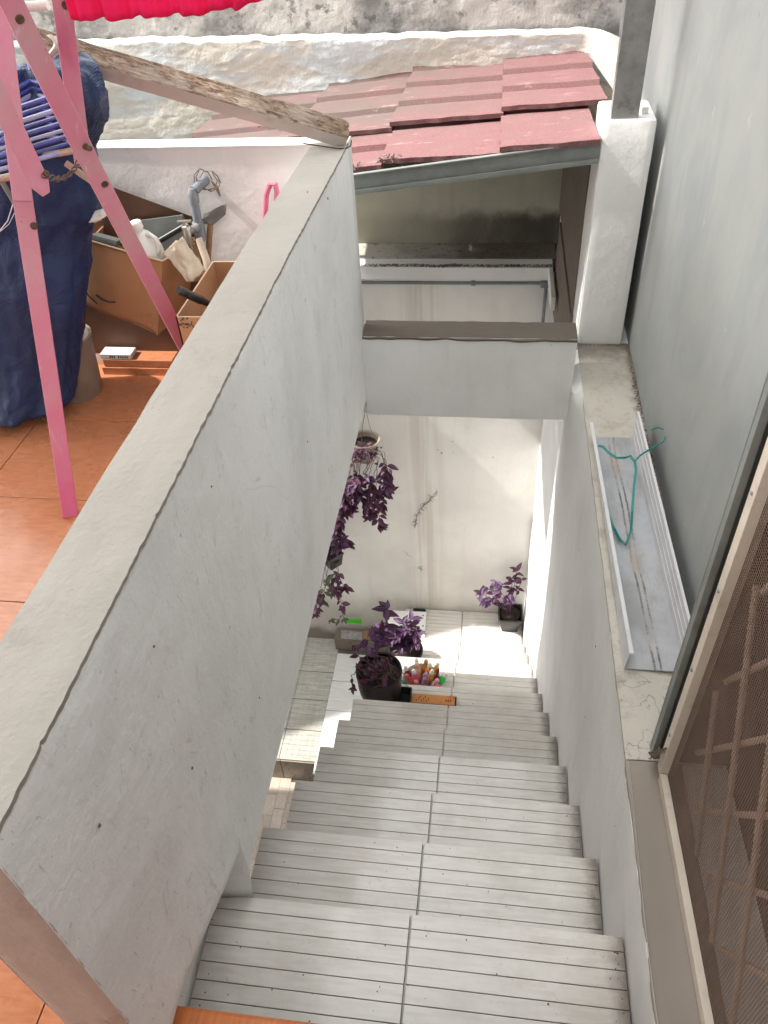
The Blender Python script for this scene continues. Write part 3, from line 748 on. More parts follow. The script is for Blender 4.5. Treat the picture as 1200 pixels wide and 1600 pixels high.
# ------------------------------------------------------------------ small red roof
rf = thing('lean_to_roof', 'small lean-to roof of stepped red metal sheets below the cream wall', 'roof', (.1, 2.9, .5))
def rz(x, y=2.2): return .572+.100*(x)-(y-2.2)*(.010+.026*max(0, x))
def sheet(x0, x1, y0a, y0b, y1, dz, seed, nrib, xr0=None, xr1=None):
    """wave-profiled metal shake: creases run down the slope (along x)"""
    b = B(); nx, ny = 40, nrib*32
    top = {}
    def prof(t):     # t in 0..1 over the ribs; saw-tooth with a soft crease
        f = (t*nrib) % 1.0
        return .013*(1-f)**1.2 + .005*math.exp(-((f-.08)/.06)**2) - .005*math.exp(-((f-.96)/.05)**2)
    def fn(u, v):
        x = x0+(x1-x0)*u
        if u == 0: x += .006*N(v*6, seed, 0, 1)
        ya = y0a+(y0b-y0a)*u
        y = ya+(y1-ya)*v
        if v == 0: y += .006*N(x, seed, 3, 20)
        z = rz(x, y)+dz+prof(v)+.006*(1-u)-.004*v+.0025*N(x, y, seed, 9)
        return Vector((x, y, z))
    g = b.grid(fn, nx, ny)
    def skirt(ring, d):
        lo = [b.b.verts.new(p.co+Vector(d)) for p in ring]
        for i in range(len(ring)-1): b.face((ring[i], ring[i+1], lo[i+1], lo[i]))
    skirt([g[i][0] for i in range(nx+1)], (0,.002,-.016)); skirt([g[0][j] for j in range(ny+1)], (.002,0,-.016)); skirt([g[nx][j] for j in range(ny+1)], (0,0,-.02))
    return b.obj('roof_sheet', M['roof'], rf, smooth=True, recalc=True)
sheet(.440, .742, 2.225, 2.20, 2.72, .028, 1, 1)
sheet(.440, .800, 2.675, 2.640, 3.60, .038, 2, 3)
sheet(.050, .445, 2.29, 2.235, 2.73, .014, 3, 1)
sheet(.035, .448, 2.70, 2.665, 3.60, .025, 4, 3)
sheet(-.33, .056, 2.31, 2.275, 2.75, .008, 5, 2)
sheet(-.36, .042, 2.72, 2.695, 3.60, .012, 6, 3)
sheet(-.83, -.325, 2.35, 2.335, 2.76, -.012, 7, 2)
sheet(-.85, -.355, 2.74, 2.715, 3.60, .000, 8, 3)
fz = lambda x: .592+.118*x
def sl_box(x0, x1, y0, y1, za, zb):
    return [(x0,y0,fz(x0)+za),(x1,y0,fz(x1)+za),(x1,y1,fz(x1)+za),(x0,y1,fz(x0)+za),(x0,y0,fz(x0)+zb),(x1,y0,fz(x1)+zb),(x1,y1,fz(x1)+zb),(x0,y1,fz(x0)+zb)]
b = B(); b.hexa(sl_box(-.85, .744, 2.225, 2.229, -.062, .0)); b.obj('fascia_web', M['fascia'], rf)
b = B(); b.hexa(sl_box(-.85, .744, 2.212, 2.2249, -.0655, -.062)); b.hexa(sl_box(-.85, .744, 2.212, 2.2249, -.004, .0)); b.hexa(sl_box(-.85, .744, 2.212, 2.2145, -.061, -.050)); b.obj('fascia_lip', M['fascia'], rf)
for yy in (2.6, 3.0, 3.4):
    b = B(); b.hexa(sl_box(-.85, .744, yy, yy+.03, -.115, -.075)); b.obj('batten', M['roof_under'], rf)
for xx in ():
    B().box(xx, xx+.03, 2.24, 3.58, rz(xx)-.105, rz(xx)-.065).obj('rafter', M['roof_under'], rf)
b = B()
for (u, v) in ((556,262),(600,248),(612,248),(622,246)):
    p = wp(u, v, 1, 2.29)
    for i in range(9): 
        q = p+Vector((random.uniform(-.015,.015), random.uniform(0,.02), random.uniform(-.015,.008))); b.tube([q, q+Vector((random.uniform(-.02,.02), -.01, random.uniform(-.02,.015)))], .0022, 5)
b.obj('rotten_edge', M['grime'], rf)
b = B()
for i in range(140):
    x = random.gauss(-.42, .045); y = 3.0+random.gauss(0, .05); z = rz(x)+.022
    a = random.uniform(0, 6.28); l = random.uniform(.006, .018)
    b.tube([(x,y,z), (x+l*math.cos(a), y+l*math.sin(a), z+.003)], random.uniform(.001,.003), 4)
o = solo(b.obj('leaf_litter', M['grime'])); tagobj(o, 'small heap of black leaf litter on the red roof behind the plank', 'litter', kind='stuff')

# ------------------------------------------------------------------ terrace roof and added sun-blocking slabs overhead, walls behind and beside the viewer
tr = thing('terrace_roof', 'unseen flat roof over the terrace, shaped and extended to block the sun', 'roof', (-1, -1, 2.45))
B().box(-6.5, -.35, -3.5, 1.69, 3.0, 3.08).obj('roof_shade_slab', M['wall'], tr)
B().box(-2.12, -.35, 1.691, 2.05, 3.0, 3.08).obj('roof_shade_slab', M['wall'], tr)  # strip added out of view to keep sun off the ledge and beam
B().box(-1.16, -.35, 2.051, 3.6, 3.0, 3.08).obj('roof_shade_slab', M['wall'], tr)  # strip added out of view to keep sun off the grey-blue wall
ne = thing('shade_eave', 'unseen roof edge left of the view, added to shade the landing', 'roof', (-3, 3.3, .87))
B().prism([(-6,1.6,.87),(-4.5,2.28,.87),(-3.33,2.84,.87),(-2.65,3.14,.87),(-1.75,3.17,.87),(-1.75,3.56,.87),(-6,3.56,.87)], (0,0,.04)).obj('shade_slab', M['roof_under'], ne)  # unseen slab, added and cut to shade the landing and back wall
hb = thing('house_wall', 'house wall behind the viewer', 'wall', (-1, -1.9, 0))
B().box(-3.2, 1.1, -1.95, -1.75, -.1, 2.44).obj('wall_slab', M['wall'], hb)
lw = thing('lower_room', 'lower storey walls under the terrace', 'wall', (-1.5, 0, -3.4))
B().box(-3.2, 1.0, -2.0, -1.9, -3.47, -.12).obj('room_wall', M['wall'], lw)
B().box(-3.3, -3.2, -2.0, 2.07, -3.47, -.12).obj('room_wall', M['wall'], lw)  # unseen left wall, added to keep sun off the lower floor

# ------------------------------------------------------------------ security screen at the right
sc = thing('security_screen', 'brown diamond grille behind insect mesh in a cream frame, right edge', 'window grille', (.84, .2, -.02))
B().box(.800, .812, .545, .562, -.020, 1.6, .001).obj('angle_post', M['fascia'], sc)
B().box(.800, .842, .563, .567, -.020, 1.6).obj('angle_post', M['fascia'], sc)
B().box(.818, .95, .535, .5449, -.02, 1.6).obj('gap_shade_strip', M['dark_room'], sc)  # near-black strip: shade of the gap beside the frame, put in as colour
B().box(.806, .834, .492, .516, -.006, 1.6, .0015).obj('frame_stile', M['cream_frame'], sc)
b = B(); b.hexa([(.806,.49,-.020),(.820,.49,-.020),(.842,-.4,-.020),(.828,-.4,-.020),(.806,.49,.006),(.820,.49,.006),(.842,-.4,.006),(.828,-.4,.006)], .001)
b.obj('frame_rail', M['cream_frame'], sc)
for z in (.12, .32, .52, .72):
    B().lathe((.8055, .504, z), [(.0035,-.0005), (.003,.0015), (0,.002)], 10, axis=(-1,0,0)).obj('screw_head', M['galv'], sc)
mesh = B()
y = -.34
def sx(y): return .822+(.49-y)*.0225
import itertools
pit = .0058
yy = .49
while yy > -.34:
    mesh.box(sx(yy)-.0004, sx(yy)+.0004, yy-.00022, yy+.00022, .004, 1.3); yy -= pit
zz = .006
while zz < 1.3:
    mesh.hexa([(sx(-.34)-.0004,-.34,zz-.00022),(sx(-.34)+.0004,-.34,zz-.00022),(sx(.49)+.0004,.49,zz-.00022),(sx(.49)-.0004,.49,zz-.00022),(sx(-.34)-.0004,-.34,zz+.00022),(sx(-.34)+.0004,-.34,zz+.00022),(sx(.49)+.0004,.49,zz+.00022),(sx(.49)-.0004,.49,zz+.00022)]); zz += pit
M['mesh'] = simple('brown_insect_mesh', (.20,.13,.095), .7, .2, local=False)
mesh.obj('insect_mesh', M['mesh'], sc, kind='stuff')
def clip(p, q, y0, y1, z0, z1):
    t0, t1 = 0., 1.; d = (q[0]-p[0], q[1]-p[1])
    for pp_, dd, lo_, hi_ in ((p[0], d[0], y0, y1), (p[1], d[1], z0, z1)):
        a, c = (lo_-pp_)/dd, (hi_-pp_)/dd
        if a > c: a, c = c, a
        t0, t1 = max(t0, a), min(t1, c)
    return None if t1-t0 < .01 else ((p[0]+d[0]*t0, p[1]+d[1]*t0), (p[0]+d[0]*t1, p[1]+d[1]*t1))
def rebar(a, c, x):
    L = math.hypot(c[0]-a[0], c[1]-a[1]); n = max(4, int(L/.0035)); pts = []; rr = []
    for i in range(n+1):
        t = i/n; pts.append((x, a[0]+(c[0]-a[0])*t, a[1]+(c[1]-a[1])*t)); rr.append(.0048 if i % 2 else .0056)
    B().tube(pts, rr, 7).obj('grille_bar', M['grill'], sc, smooth=False)
for i in range(-3, 5):
    c0 = -.052-.265*i
    q = clip((-2, 1.8*-2+c0), (2, 1.8*2+c0), -.38, .485, .01, 1.3)
    if q: rebar(*q, .848)
for i in range(-2, 7):
    c0 = .55+.222*(i-1)
    q = clip((-2, 3.7+c0), (2, -3.7+c0), -.38, .485, .01, 1.3)
    if q: rebar(*q, .858)
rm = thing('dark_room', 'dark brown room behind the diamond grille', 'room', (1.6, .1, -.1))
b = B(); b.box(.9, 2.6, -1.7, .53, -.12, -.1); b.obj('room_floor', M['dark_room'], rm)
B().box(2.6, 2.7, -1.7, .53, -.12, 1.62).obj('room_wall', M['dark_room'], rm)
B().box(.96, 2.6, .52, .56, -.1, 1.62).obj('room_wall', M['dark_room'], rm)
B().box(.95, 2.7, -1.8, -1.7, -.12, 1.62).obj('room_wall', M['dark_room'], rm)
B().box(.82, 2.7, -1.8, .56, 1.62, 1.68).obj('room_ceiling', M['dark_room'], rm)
stl = thing('stool', 'pale stool legs in the dark room behind the grille', 'stool', (1.35, .12, -.1))
M['stool'] = simple('pale_stool_paint', (.22,.19,.165), .5, .2)
for dx, dy in ((-.13,-.13),(.13,-.13),(-.13,.13),(.13,.13)):
    B().beam((1.25+dx*1.35, .1+dy*1.35, -.099), (1.25+dx*.7, .1+dy*.7, .33), (1,0,0), .035, .025, .003).obj('leg', M['stool'], stl)
B().lathe((1.25, .1, .33), [(0,0),(.12,0),(.125,.012),(.12,.028),(0,.03)], 28).obj('seat', M['dark_room'], stl, smooth=True)
# dry leaf scrap caught on the frame foot
b = B()
p = Vector((.803, .515, -.01))
def scrap(u, v):
    return p+Vector((-.006+.02*(u-.5)+.006*math.sin(v*9), .035*(v-.5)+.01*N(u, v, 1, 5), .095*(1-v)*1.0-.0+.012*N(u*3, v*3, 2, 2)))
b.grid(scrap, 5, 10); o = b.obj('dry_leaf_scrap', simple('dry_leaf', (.30,.24,.18), .8, .5, 40, .6)); solo(o)
tagobj(o, 'torn dry leaf scrap caught at the foot of the cream frame', 'dry leaf')

# ------------------------------------------------------------------ metal channel lying on the ledge, with a hanger
gt = thing('metal_channel', 'white metal channel with dirt-streaked inside, lying on the ledge', 'metal channel', (.85, 1.3, -.02))
Z0 = -.0165; CY0, CY1 = .760, 1.645
def lohex(xa0, xb0, xa1, xb1, z0, z1, la=0, lb=0):      # near x pair, far x pair, lean of the top edge near and far
    return [(xa0,CY0,z0),(xb0,CY0,z0),(xb1,CY1,z0),(xa1,CY1,z0),(xa0+la,CY0,z1),(xb0+la,CY0,z1),(xb1+lb,CY1,z1),(xa1+lb,CY1,z1)]
B().hexa(lohex(.769,.899,.7725,.877, Z0, Z0+.002)).obj('web', M['gutter_in'], gt)
b = B(); b.hexa(lohex(.7665,.7688,.770,.7723, Z0, Z0+.055, .005, -.022)); b.hexa(lohex(.7718,.7805,.7485,.7572, Z0+.053, Z0+.0555)); b.obj('left_flange', M['gutter'], gt)
b = B(); b.hexa(lohex(.8992,.9014,.8772,.8794, Z0, Z0+.097, .004, .008))
for h_ in (.022, .046, .070): b.hexa(lohex(.8982+h_*.03,.9005+h_*.03,.8764+h_*.07,.8790+h_*.07, Z0+h_, Z0+h_+.0025))
b.hexa(lohex(.8985,.9055,.8805,.8872, Z0+.0972, Z0+.100)); b.obj('right_flange', M['gutter'], gt)
hz = Z0+.060
def hp(u, v, z=hz): return wp(u, v, 2, z)
hg = thing('wire_hanger', 'bent teal wire coat hanger lying over the metal channel', 'coat hanger', hp(990, 740, 0))
P = [hp(934,697), hp(942,699), hp(950,708), hp(962,716), hp(976,716), hp(984,713), hp(991,722), hp(993,735), hp(990,760), hp(987,800), hp(985,830,Z0+.02), hp(977,852,Z0+.012), hp(968,845,Z0+.012), hp(956,822,Z0+.02), hp(950,805,Z0+.04)]
P2 = [p+Vector((.003,.002,.002)) for p in P]
b = B(); b.tube(P, .0021, 7); b.tube(P2, .0019, 7); b.obj('hanger_loop', M['hanger'], hg, smooth=True)
P = [hp(991,722,Z0+.066), hp(1000,712,Z0+.08), hp(1012,704,Z0+.104), hp(1024,697,Z0+.120), hp(1036,690,Z0+.128), hp(1041,680,Z0+.130), hp(1038,671,Z0+.130), hp(1028,668,Z0+.128), hp(1017,672,Z0+.125)]
b = B(); b.tube(P, .0022, 7)
tw = []
for i in range(40):
    t = i/39*3.3; k = int(t); q = P[k].lerp(P[k+1], t-k); a = i*1.1; tw.append(q+Vector((0, .0028*math.cos(a), .0028*math.sin(a))))
b.tube(tw, .0013, 6); b.obj('hanger_hook', M['hanger'], hg, smooth=True)

# ------------------------------------------------------------------ weathered plank over the parapet corner
def mesh_local(name, mat, parent, bfun, label=None): pass
pk0 = wp(541, 209, 1, 1.985); pk1 = wp(50, 66, 1, 1.70)
ax = (pk0-pk1); L = ax.length; ax.normalize(); side = ax.cross(Vector((0,0,1))).normalized(); upv = side.cross(ax)
if side.dot(CAM-pk0) < 0: side = -side
upv = (upv*math.cos(.62)+side*math.sin(.62)).normalized(); side = ax.cross(upv)
pk = bpy.data.objects.new('weathered_plank', None); COL.objects.link(pk)
pk.location = pk1-upv*.02
tagobj(pk, 'weathered timber plank with one white painted side, resting on the parapet corner', 'plank')
rot = Matrix((ax, -side, upv)).transposed()
b = B(); nx, ny = 160, 14; wd, th = .064, .044
def ptopf(u, v):
    x = u*L; y = (v-.5)*wd; e = 1 if 0 < v < 1 else 0
    if u > .97: y *= 1-(u-.97)*3; 
    d = -.005*abs(N(x*3, y*30, 1, 3))-.004*max(0, N(x*4, y*60, 7, 2))-.003*max(0, N(x*40, y*60, 3, 1))
    if u == 1: x += .010*N(v*9, 2, 1, 1)
    return Vector((x, y, th/2+d-(.003 if not e else 0)))
g = b.grid(ptopf, nx, ny)
side_mat = []
def strip(ring, zb, mi, off=(0,0,0), rev=False):
    lo = [b.b.verts.new((p.co.x-.0, p.co.y+off[1], zb)) for p in ring]
    for i in range(len(ring)-1):
        f = b.face((ring[i], lo[i], lo[i+1], ring[i+1])); f.material_index = mi
    return lo
lo1 = strip([g[i][0] for i in range(nx+1)], -th/2, 1)
lo2 = strip([g[i][ny] for i in range(nx+1)], -th/2, 0)
strip([g[nx][j] for j in range(ny+1)], -th/2, 0); strip([g[0][j] for j in range(ny+1)], -th/2, 0)
f = b.face([lo1[0], lo1[-1], lo2[-1], lo2[0]])
bmesh.ops.recalc_face_normals(b.b, faces=b.b.faces[:])
o = b.obj('timber', [M['old_wood'], M['old_paint']]); o.parent = pk; o.data.transform(rot.to_4x4()); o.location = upv*.02
for pcs in o.data.polygons: pcs.use_smooth = False
for k, (pos, wgt) in enumerate((((.99,-.3,-.3), .0),)): pass
rwv = thing('rusty_wire', 'rusty wire hooked under the end of the plank on the parapet corner', 'wire', wp(500, 225, 1, 1.96))
pts = [wp(474,224,2,CT+.012), wp(500,228,2,CT+.012), wp(528,232,2,CT+.012), wp(541,232,1,1.95), wp(548,228,1,1.96), wp(549,219,1,1.97)]
B().tube(pts, .002, 7).obj('wire_bend', M['rust'], rwv, smooth=True)

# ------------------------------------------------------------------ pink folding clothes rack
rk = thing('drying_rack', 'folding wooden clothes rack in faded pink paint, left edge', 'drying rack', (-.735, 1.165, 0))
def vdir(p): return (Vector(p)-CAM).normalized()
def rbar(p0, p1, wd=.042, th=.022, label=None, extra=0, name='leg'):
    p0, p1 = Vector(p0), Vector(p1); a = (p1-p0).normalized(); wv = a.cross(Vector((-.45,.75,-.35))).normalized()
    return B().beam(p0-a*0, p1+a*extra, wv, wd, th, .003).obj(name, M['pink'], rk, label=label), wv, a.cross(wv)
fA = Vector((-.735, 1.165, 0)); midA = wp(34,300,1,1.30); topA = wp(4,60,1,1.42)
dA = (midA-fA).normalized()
B().beam(fA, midA, dA.cross(Vector((-.45,.75,-.35))), .042, .024, .003).obj('leg', M['pink'], rk)
dd = (topA-midA).normalized()
B().beam(midA-dd*.02, topA+dd*.25, dd.cross(Vector((-.45,.75,-.35))), .0415, .0235, .003).obj('leg', M['pink'], rk)
fB = wp(325,612,2,0); mB = wp(138,250,1,1.36); tB = wp(10,-12,1,1.20)
d1 = (mB-fB).normalized(); B().beam(fB, mB+d1*.01, d1.cross(Vector((-.45,.75,-.35))), .042, .024, .003).obj('leg', M['pink'], rk)
d2 = (tB-mB).normalized(); B().beam(mB, tB+d2*.15, d2.cross(Vector((-.45,.75,-.35))), .043, .0245, .003).obj('leg', M['pink'], rk)
b0 = wp(92,-30,1,1.42); b1 = wp(130,258,1,1.45); d3 = (b1-b0).normalized()
B().beam(b0-d3*.15, b1, d3.cross(Vector((-.45,.75,-.35))), .038, .022, .003).obj('arm', M['pink'], rk)
c0 = wp(-30,95,1,1.22); c1 = wp(64,292,1,1.255); d4 = (c1-c0).normalized()
o = B()
wv = d4.cross(Vector((-.45,.75,-.35))).normalized(); tv = d4.cross(wv)
o.prism([c0-wv*.021-d4*.1, c1-wv*.021-d4*.015, c1-wv*.006+d4*.012, c1+wv*.012+d4*.008, c1+wv*.021-d4*.018, c0+wv*.021-d4*.1], tv*.024, .002)
o.obj('arm', M['pink'], rk)
def bolt(u, v, y, r=.0058, h=.004, name='bolt'):
    p = wp(u, v, 1, y); dv = -vdir(p)
    return B().lathe(p, [(r*1.25,-.01), (r*1.25,.0), (r, h*.5), (r*.6,h*.4), (0,h*.1)], 12, axis=dv).obj(name, M['rust'], rk)
def on_leg(u, v, a, c, off=.0145):     # sight line met with the leg's front face
    a, c = Vector(a), Vector(c); d = (c-a).normalized(); wv = d.cross(Vector((-.45,.75,-.35))).normalized(); n = d.cross(wv).normalized()
    if n.dot(CAM-a) < 0: n = -n
    dr = (r2*((u-600)/F)-u2*((v-800)/F)+fwd); t = (a+n*off-CAM).dot(n)/dr.dot(n); return CAM+dr*t, n
for u, v, a, c in ((53,353,fA,midA), (164,288,fB,mB), (31,30,mB,tB), (103,8,b0,b1)):
    p, n = on_leg(u, v, a, c, .0125)
    B().lathe(p, [(.0085,-.004), (.0085,.001), (.0065,.002), (.0045,.0005), (0,.0003)], 14, axis=n).obj('bolt', M['rust'], rk)
for u, v, a, c in ((132,231,fB,mB), (66,272,c0,c1)):
    p, n = on_leg(u, v, a, c, .0125)
    B().lathe(p-n*.01, [(.0065,0), (.0065,.026), (.005,.028), (0,.028)], 12, axis=(n+Vector((.5,0,.2)))).obj('pin', M['rust'], rk, smooth=True)
B().tube([wp(70,243,1,1.52), wp(100,238,1,1.5), wp(137,231,1,1.44)], .008, 10).obj('rod', M['dowel'], rk, smooth=True)
B().tube([wp(-60,292,1,1.32), wp(40,271,1,1.32)], .008, 10).obj('rod', M['dowel'], rk, smooth=True)
B().tube([wp(103,255,1,1.50), wp(160,295,1,1.50)], .008, 8).obj('rod', M['dowel'], rk, smooth=True)
B().tube([wp(-10,262,1,1.50), wp(40,345,1,1.50)], .007, 8).obj('rod', M['steel_dull'], rk, smooth=True)
B().tube([wp(20,12,1,1.5), wp(75,8,1,1.5)], .010, 10).obj('rod', M['white_cloth'], rk, smooth=True)
pa, pb = wp(128,236,1,1.40), wp(66,272,1,1.235); n = 15
for i in range(n):
    t = (i+.5)/n; c = pa.lerp(pb, t)+Vector((0, 0, -.030*4*t*(1-t))); d = (pb-pa).normalized()
    nrm = Vector((0,0,1)) if i % 2 else Vector((.3,-.8,0)); uu = d.cross(nrm).normalized()
    b = B(); b.tube([c+d*.011*math.cos(a)+uu*.0052*math.sin(a) for a in [k*math.pi/6 for k in range(12)]], .0014, 5, closed=True); b.obj('chain_link', M['wire'], rk)

# cloth over the top of the rack
cl = B()
def clf(u, v):
    x = -.40+u*.50; 
    e = wp(112+u*300, 31-8*u-22*max(0,u-.62)/.38+2.5*math.sin(u*31)+1.5*math.sin(u*67)+2*math.sin(u*9), 1, 1.30)
    fold = .007*math.sin(u*42+2*math.sin(u*7))*(1-v*.3)+.004*math.sin(u*93)
    return Vector((e.x, e.y+fold-.02*v, e.z+v*.22))
cl.grid(clf, 150, 16)
g2 = B(); 
o = cl.obj('magenta_cloth', M['cloth'], smooth=True); md = o.modifiers.new('thick', 'SOLIDIFY'); md.thickness = .002
solo(o); tagobj(o, 'bright magenta cloth with ruffled hem hanging at the top edge', 'cloth')
wc = B(); q = wp(78, 60, 1, 1.52)
def wcf(u, v): 
    p = wp(72+u*20+8*math.sin(v*6), 55+v*55, 1, 1.50); return p+Vector((0, .012*math.sin(u*7+v*5), 0))
wc.grid(wcf, 8, 14); o = wc.obj('white_rag', M['white_cloth'], smooth=True); solo(o); tagobj(o, 'twisted white rag knotted behind the pink rack', 'rag')

# ------------------------------------------------------------------ blue tarpaulin
tp = B()
rows = [(92,40,118,1.66),(100,25,140,1.66),(122,10,158,1.66),(150,0,165,1.66),(178,0,166,1.67),(200,0,160,1.68),(228,-10,148,1.69),(245,-15,146,1.70),(270,-20,150,1.70),(300,-30,152,1.71),(330,-40,158,1.72),(350,-45,146,1.72),(372,-50,141,1.72),(420,-55,138,1.71),(480,-60,134,1.70),(530,-60,128,1.69),(575,-60,122,1.68),(605,-60,119,1.66),(628,-50,108,1.64),(642,-20,86,1.63)]
rings = []
ns = 64
for ri, (v, ul, ur, y) in enumerate(rows):
    a = wp(ul, v, 1, y); c = wp(ur, v, 1, y)
    if ul < -5: a = a+Vector((-.25,0,0))
    ctr = (a+c)/2; hw = (c-a).length/2; dep = .10 if v < 240 else .13
    ring = []
    for k in range(ns):
        th = 2*math.pi*k/ns
        f = 1+.12*N(math.cos(th)*1.5, math.sin(th)*1.5, ctr.z*3, 1.6)+.13*(abs(math.sin(th*5+ctr.z*2.5+1.5*N(ctr.z, 0, 0, 3)))-.5)*abs(math.sin(th))
        if abs(math.cos(th)) > .92: f = 1+.02*N(th, ctr.z*9, 2, 1)
        ring.append(tp.b.verts.new(ctr+Vector((hw*math.cos(th)*f, dep*math.sin(th)*f*1.0, .01*N(th*2, ri, 1, 1)))))
    rings.append(ring)
for a, c in zip(rings, rings[1:]):
    for k in range(ns): tp.face((a[k], c[k], c[(k+1)%ns], a[(k+1)%ns]))
tp.face(rings[0]); tp.face(rings[-1][::-1])
o = tp.obj('blue_tarpaulin', M['tarp'], smooth=False, recalc=True)
for p_ in o.data.polygons: p_.use_smooth = True
ms = o.modifiers.new('sub', 'SUBSURF'); ms.levels = 2; ms.render_levels = 2
tx = bpy.data.textures.new('crumple', 'CLOUDS'); tx.noise_scale = .05; tx.noise_depth = 4
dm = o.modifiers.new('crumple', 'DISPLACE'); dm.texture = tx; dm.strength = .028; dm.mid_level = .5
solo(o); tagobj(o, 'dark blue woven tarpaulin bundle hanging behind the pink rack down to the floor', 'tarpaulin')
fr = B(); fr.tube([wp(0,360,1,1.56), wp(12,345,1,1.56), wp(20,320,1,1.56), wp(24,285,1,1.56)], .0015, 5)
fr.tube([wp(0,362,1,1.565), wp(14,350,1,1.565), wp(30,318,1,1.565)], .001, 5)
o = fr.obj('frayed_thread', M['tarp_edge']); solo(o); tagobj(o, 'pale frayed threads along the torn blue tarpaulin edge', 'thread')
wf = B()
def wff(u, v):
    p = wp(140+u*26+6*math.sin(v*5), 332+u*-4+v*20-u*4, 1, 1.70); return p+Vector((0, -.02*math.sin(v*3.14)+.01*N(u*4, v*4, 1, 1), 0))
wf.grid(wff, 12, 8); o = wf.obj('white_padding', M['white_cloth'], smooth=True); solo(o); tagobj(o, 'crumpled white padding sticking out below the blue tarpaulin', 'padding')

# blue plastic hangers piled behind the rack
ang = 0
labels = ['lowest', 'second lowest', 'third from the bottom', 'fourth from the bottom', 'middle', 'fourth from the top', 'third from the top', 'second from the top', 'topmost']
for i in range(9):
    yv = 255-i*10.5
    a = wp(-45, yv+22, 1, 1.50-.004*i); c = wp(118-i*4, yv-22, 1, 1.50-.004*i)
    hk = thing('plastic_hanger', 'translucent blue plastic hanger, %s of the pile behind the pink rack' % labels[i], 'coat hanger', a, 'blue hangers piled behind the rack')
    d = (c-a); n_ = Vector((0,.10,.035))
    pts = [a, a+d*.33, a+d*.66, c, c+n_*.3-d*.03, a+d*.55+n_, a+n_*.35]
    b = B(); b.tube(pts, .0042 if i % 2 else .0055, 7, closed=True); b.obj('hanger_frame', M['blue_plastic'] if i % 3 else M['pale_blue'], hk, smooth=True)
    top = a+d*.55+n_
    b = B(); b.tube([top, top+Vector((.0,.01,.03)), top+Vector((.015,.01,.045)), top+Vector((.03,.01,.035))], .003, 6); b.obj('hook', M['pale_blue'], hk, smooth=True)

# ------------------------------------------------------------------ bucket, spare tiles, cardboard boxes
bu = thing('bucket', 'dirty beige plastic bucket beside the tarpaulin', 'bucket', (-.985, 1.80, 0))
B().lathe((-.985,1.80,0), [(0,0),(.078,0),(.084,.01),(.10,.20),(.105,.205),(.105,.215),(.097,.215),(.08,.02),(0,.015)], 30).obj('bucket_shell', M['bucket'], bu, smooth=True)
ts = thing('tile_stack', 'low stack of spare orange tiles under the big cardboard box', 'tile stack', (-.72, 1.9, 0))
z = 0.001
for i, (h, mt) in enumerate(((.03,'orange'), (.03,'orange'))):
    B().box(-.94+.01*(i%2), -.50-.012*(i%3), 1.915+.004*(i%2), 1.99, z, z+h-.002, .002).obj('spare_tile', M[mt], ts); z += h
B().box(-.935, -.82, 1.921, 1.975, z, z+.018, .001).obj('carton', M['white_tile'], ts)
b = B()
for i in range(9):
    if i in (3,): continue
    b.box(-.90+i*.008, -.90+i*.008+.005, 1.9195, 1.9204, .066, .074)
b.obj('carton_print', M['ink'], ts)
def open_box(root, x0, x1, y0, y1, z0, z1, skew=0, t=.004, cutz=None):
    fr = [(x0,y0),(x1,y0+skew),(x1,y1+skew),(x0,y1)]
    for i in range(4):
        a, c = Vector((*fr[i],0)), Vector((*fr[(i+1)%4],0)); d = (c-a).normalized(); n = Vector((-d.y, d.x, 0))
        za, zc = (z1[i], z1[(i+1)%4])
        zb0, zb1 = (z0[i], z0[(i+1)%4])
        b = B(); e = d*t*0.0
        b.hexa([(a.x,a.y,zb0),(c.x,c.y,zb1),(c.x+n.x*t,c.y+n.y*t,zb1),(a.x+n.x*t,a.y+n.y*t,zb0),(a.x,a.y,za-.002),(c.x,c.y,zc-.002),(c.x+n.x*t,c.y+n.y*t,zc-.002),(a.x+n.x*t,a.y+n.y*t,za-.002)])
        b.obj('side_panel', M['card'], root)
        b = B(); b.hexa([(a.x,a.y,za-.0019),(c.x,c.y,zc-.0019),(c.x+n.x*t,c.y+n.y*t,zc-.0019),(a.x+n.x*t,a.y+n.y*t,za-.0019),(a.x,a.y,za),(c.x,c.y,zc),(c.x+n.x*t,c.y+n.y*t,zc),(a.x+n.x*t,a.y+n.y*t,za)])
        b.obj('cut_edge', M['card_edge'], root)
bx = thing('cardboard_box', 'large open brown cardboard box holding tools and a white jug', 'box', (-.70, 1.9, .17))
TL = wp(140,376,1,1.86); TR = wp(254,408,1,1.80); BR = wp(246,524,1,1.80); BL = wp(133,474,1,1.86)
BX0, BX1 = TL.x, TR.x
b = B(); nrm = Vector((.1,-.99,0)) 
# front panel: sags towards the lower left, bulging a little
def fp(u, v):
    p = (TL*(1-u)+TR*u)*(v)+(BL*(1-u)+BR*u)*(1-v)
    return p+Vector((0, -.018*math.sin(math.pi*u)*math.sin(math.pi*v)-.010*(1-v)*math.sin(u*6), 0))
b.grid(fp, 20, 14); o = b.obj('front_panel', M['card'], bx, smooth=True); o.modifiers.new('t','SOLIDIFY').thickness = .004
TRb = TR+Vector((.055,.17,-.0)); BRb = BR+Vector((.045,.17,.0)); TLb = TL+Vector((0,.12,.0)); BLb = BL+Vector((0,.12,0))
def qd(a, c, d, e, nm, mat):
    b = B(); b.grid(lambda u, v: (a*(1-u)+c*u)*(1-v)+(e*(1-u)+d*u)*v+Vector((0,0,0)), 6, 6); o = b.obj(nm, M[mat], bx); o.modifiers.new('t','SOLIDIFY').thickness = .004; return o
qd(BR, BRb, TRb, TR, 'side_panel', 'card'); qd(BL, BLb, TLb, TL, 'side_panel', 'card'); qd(BLb, BRb, TRb, TLb, 'back_panel', 'card_in')
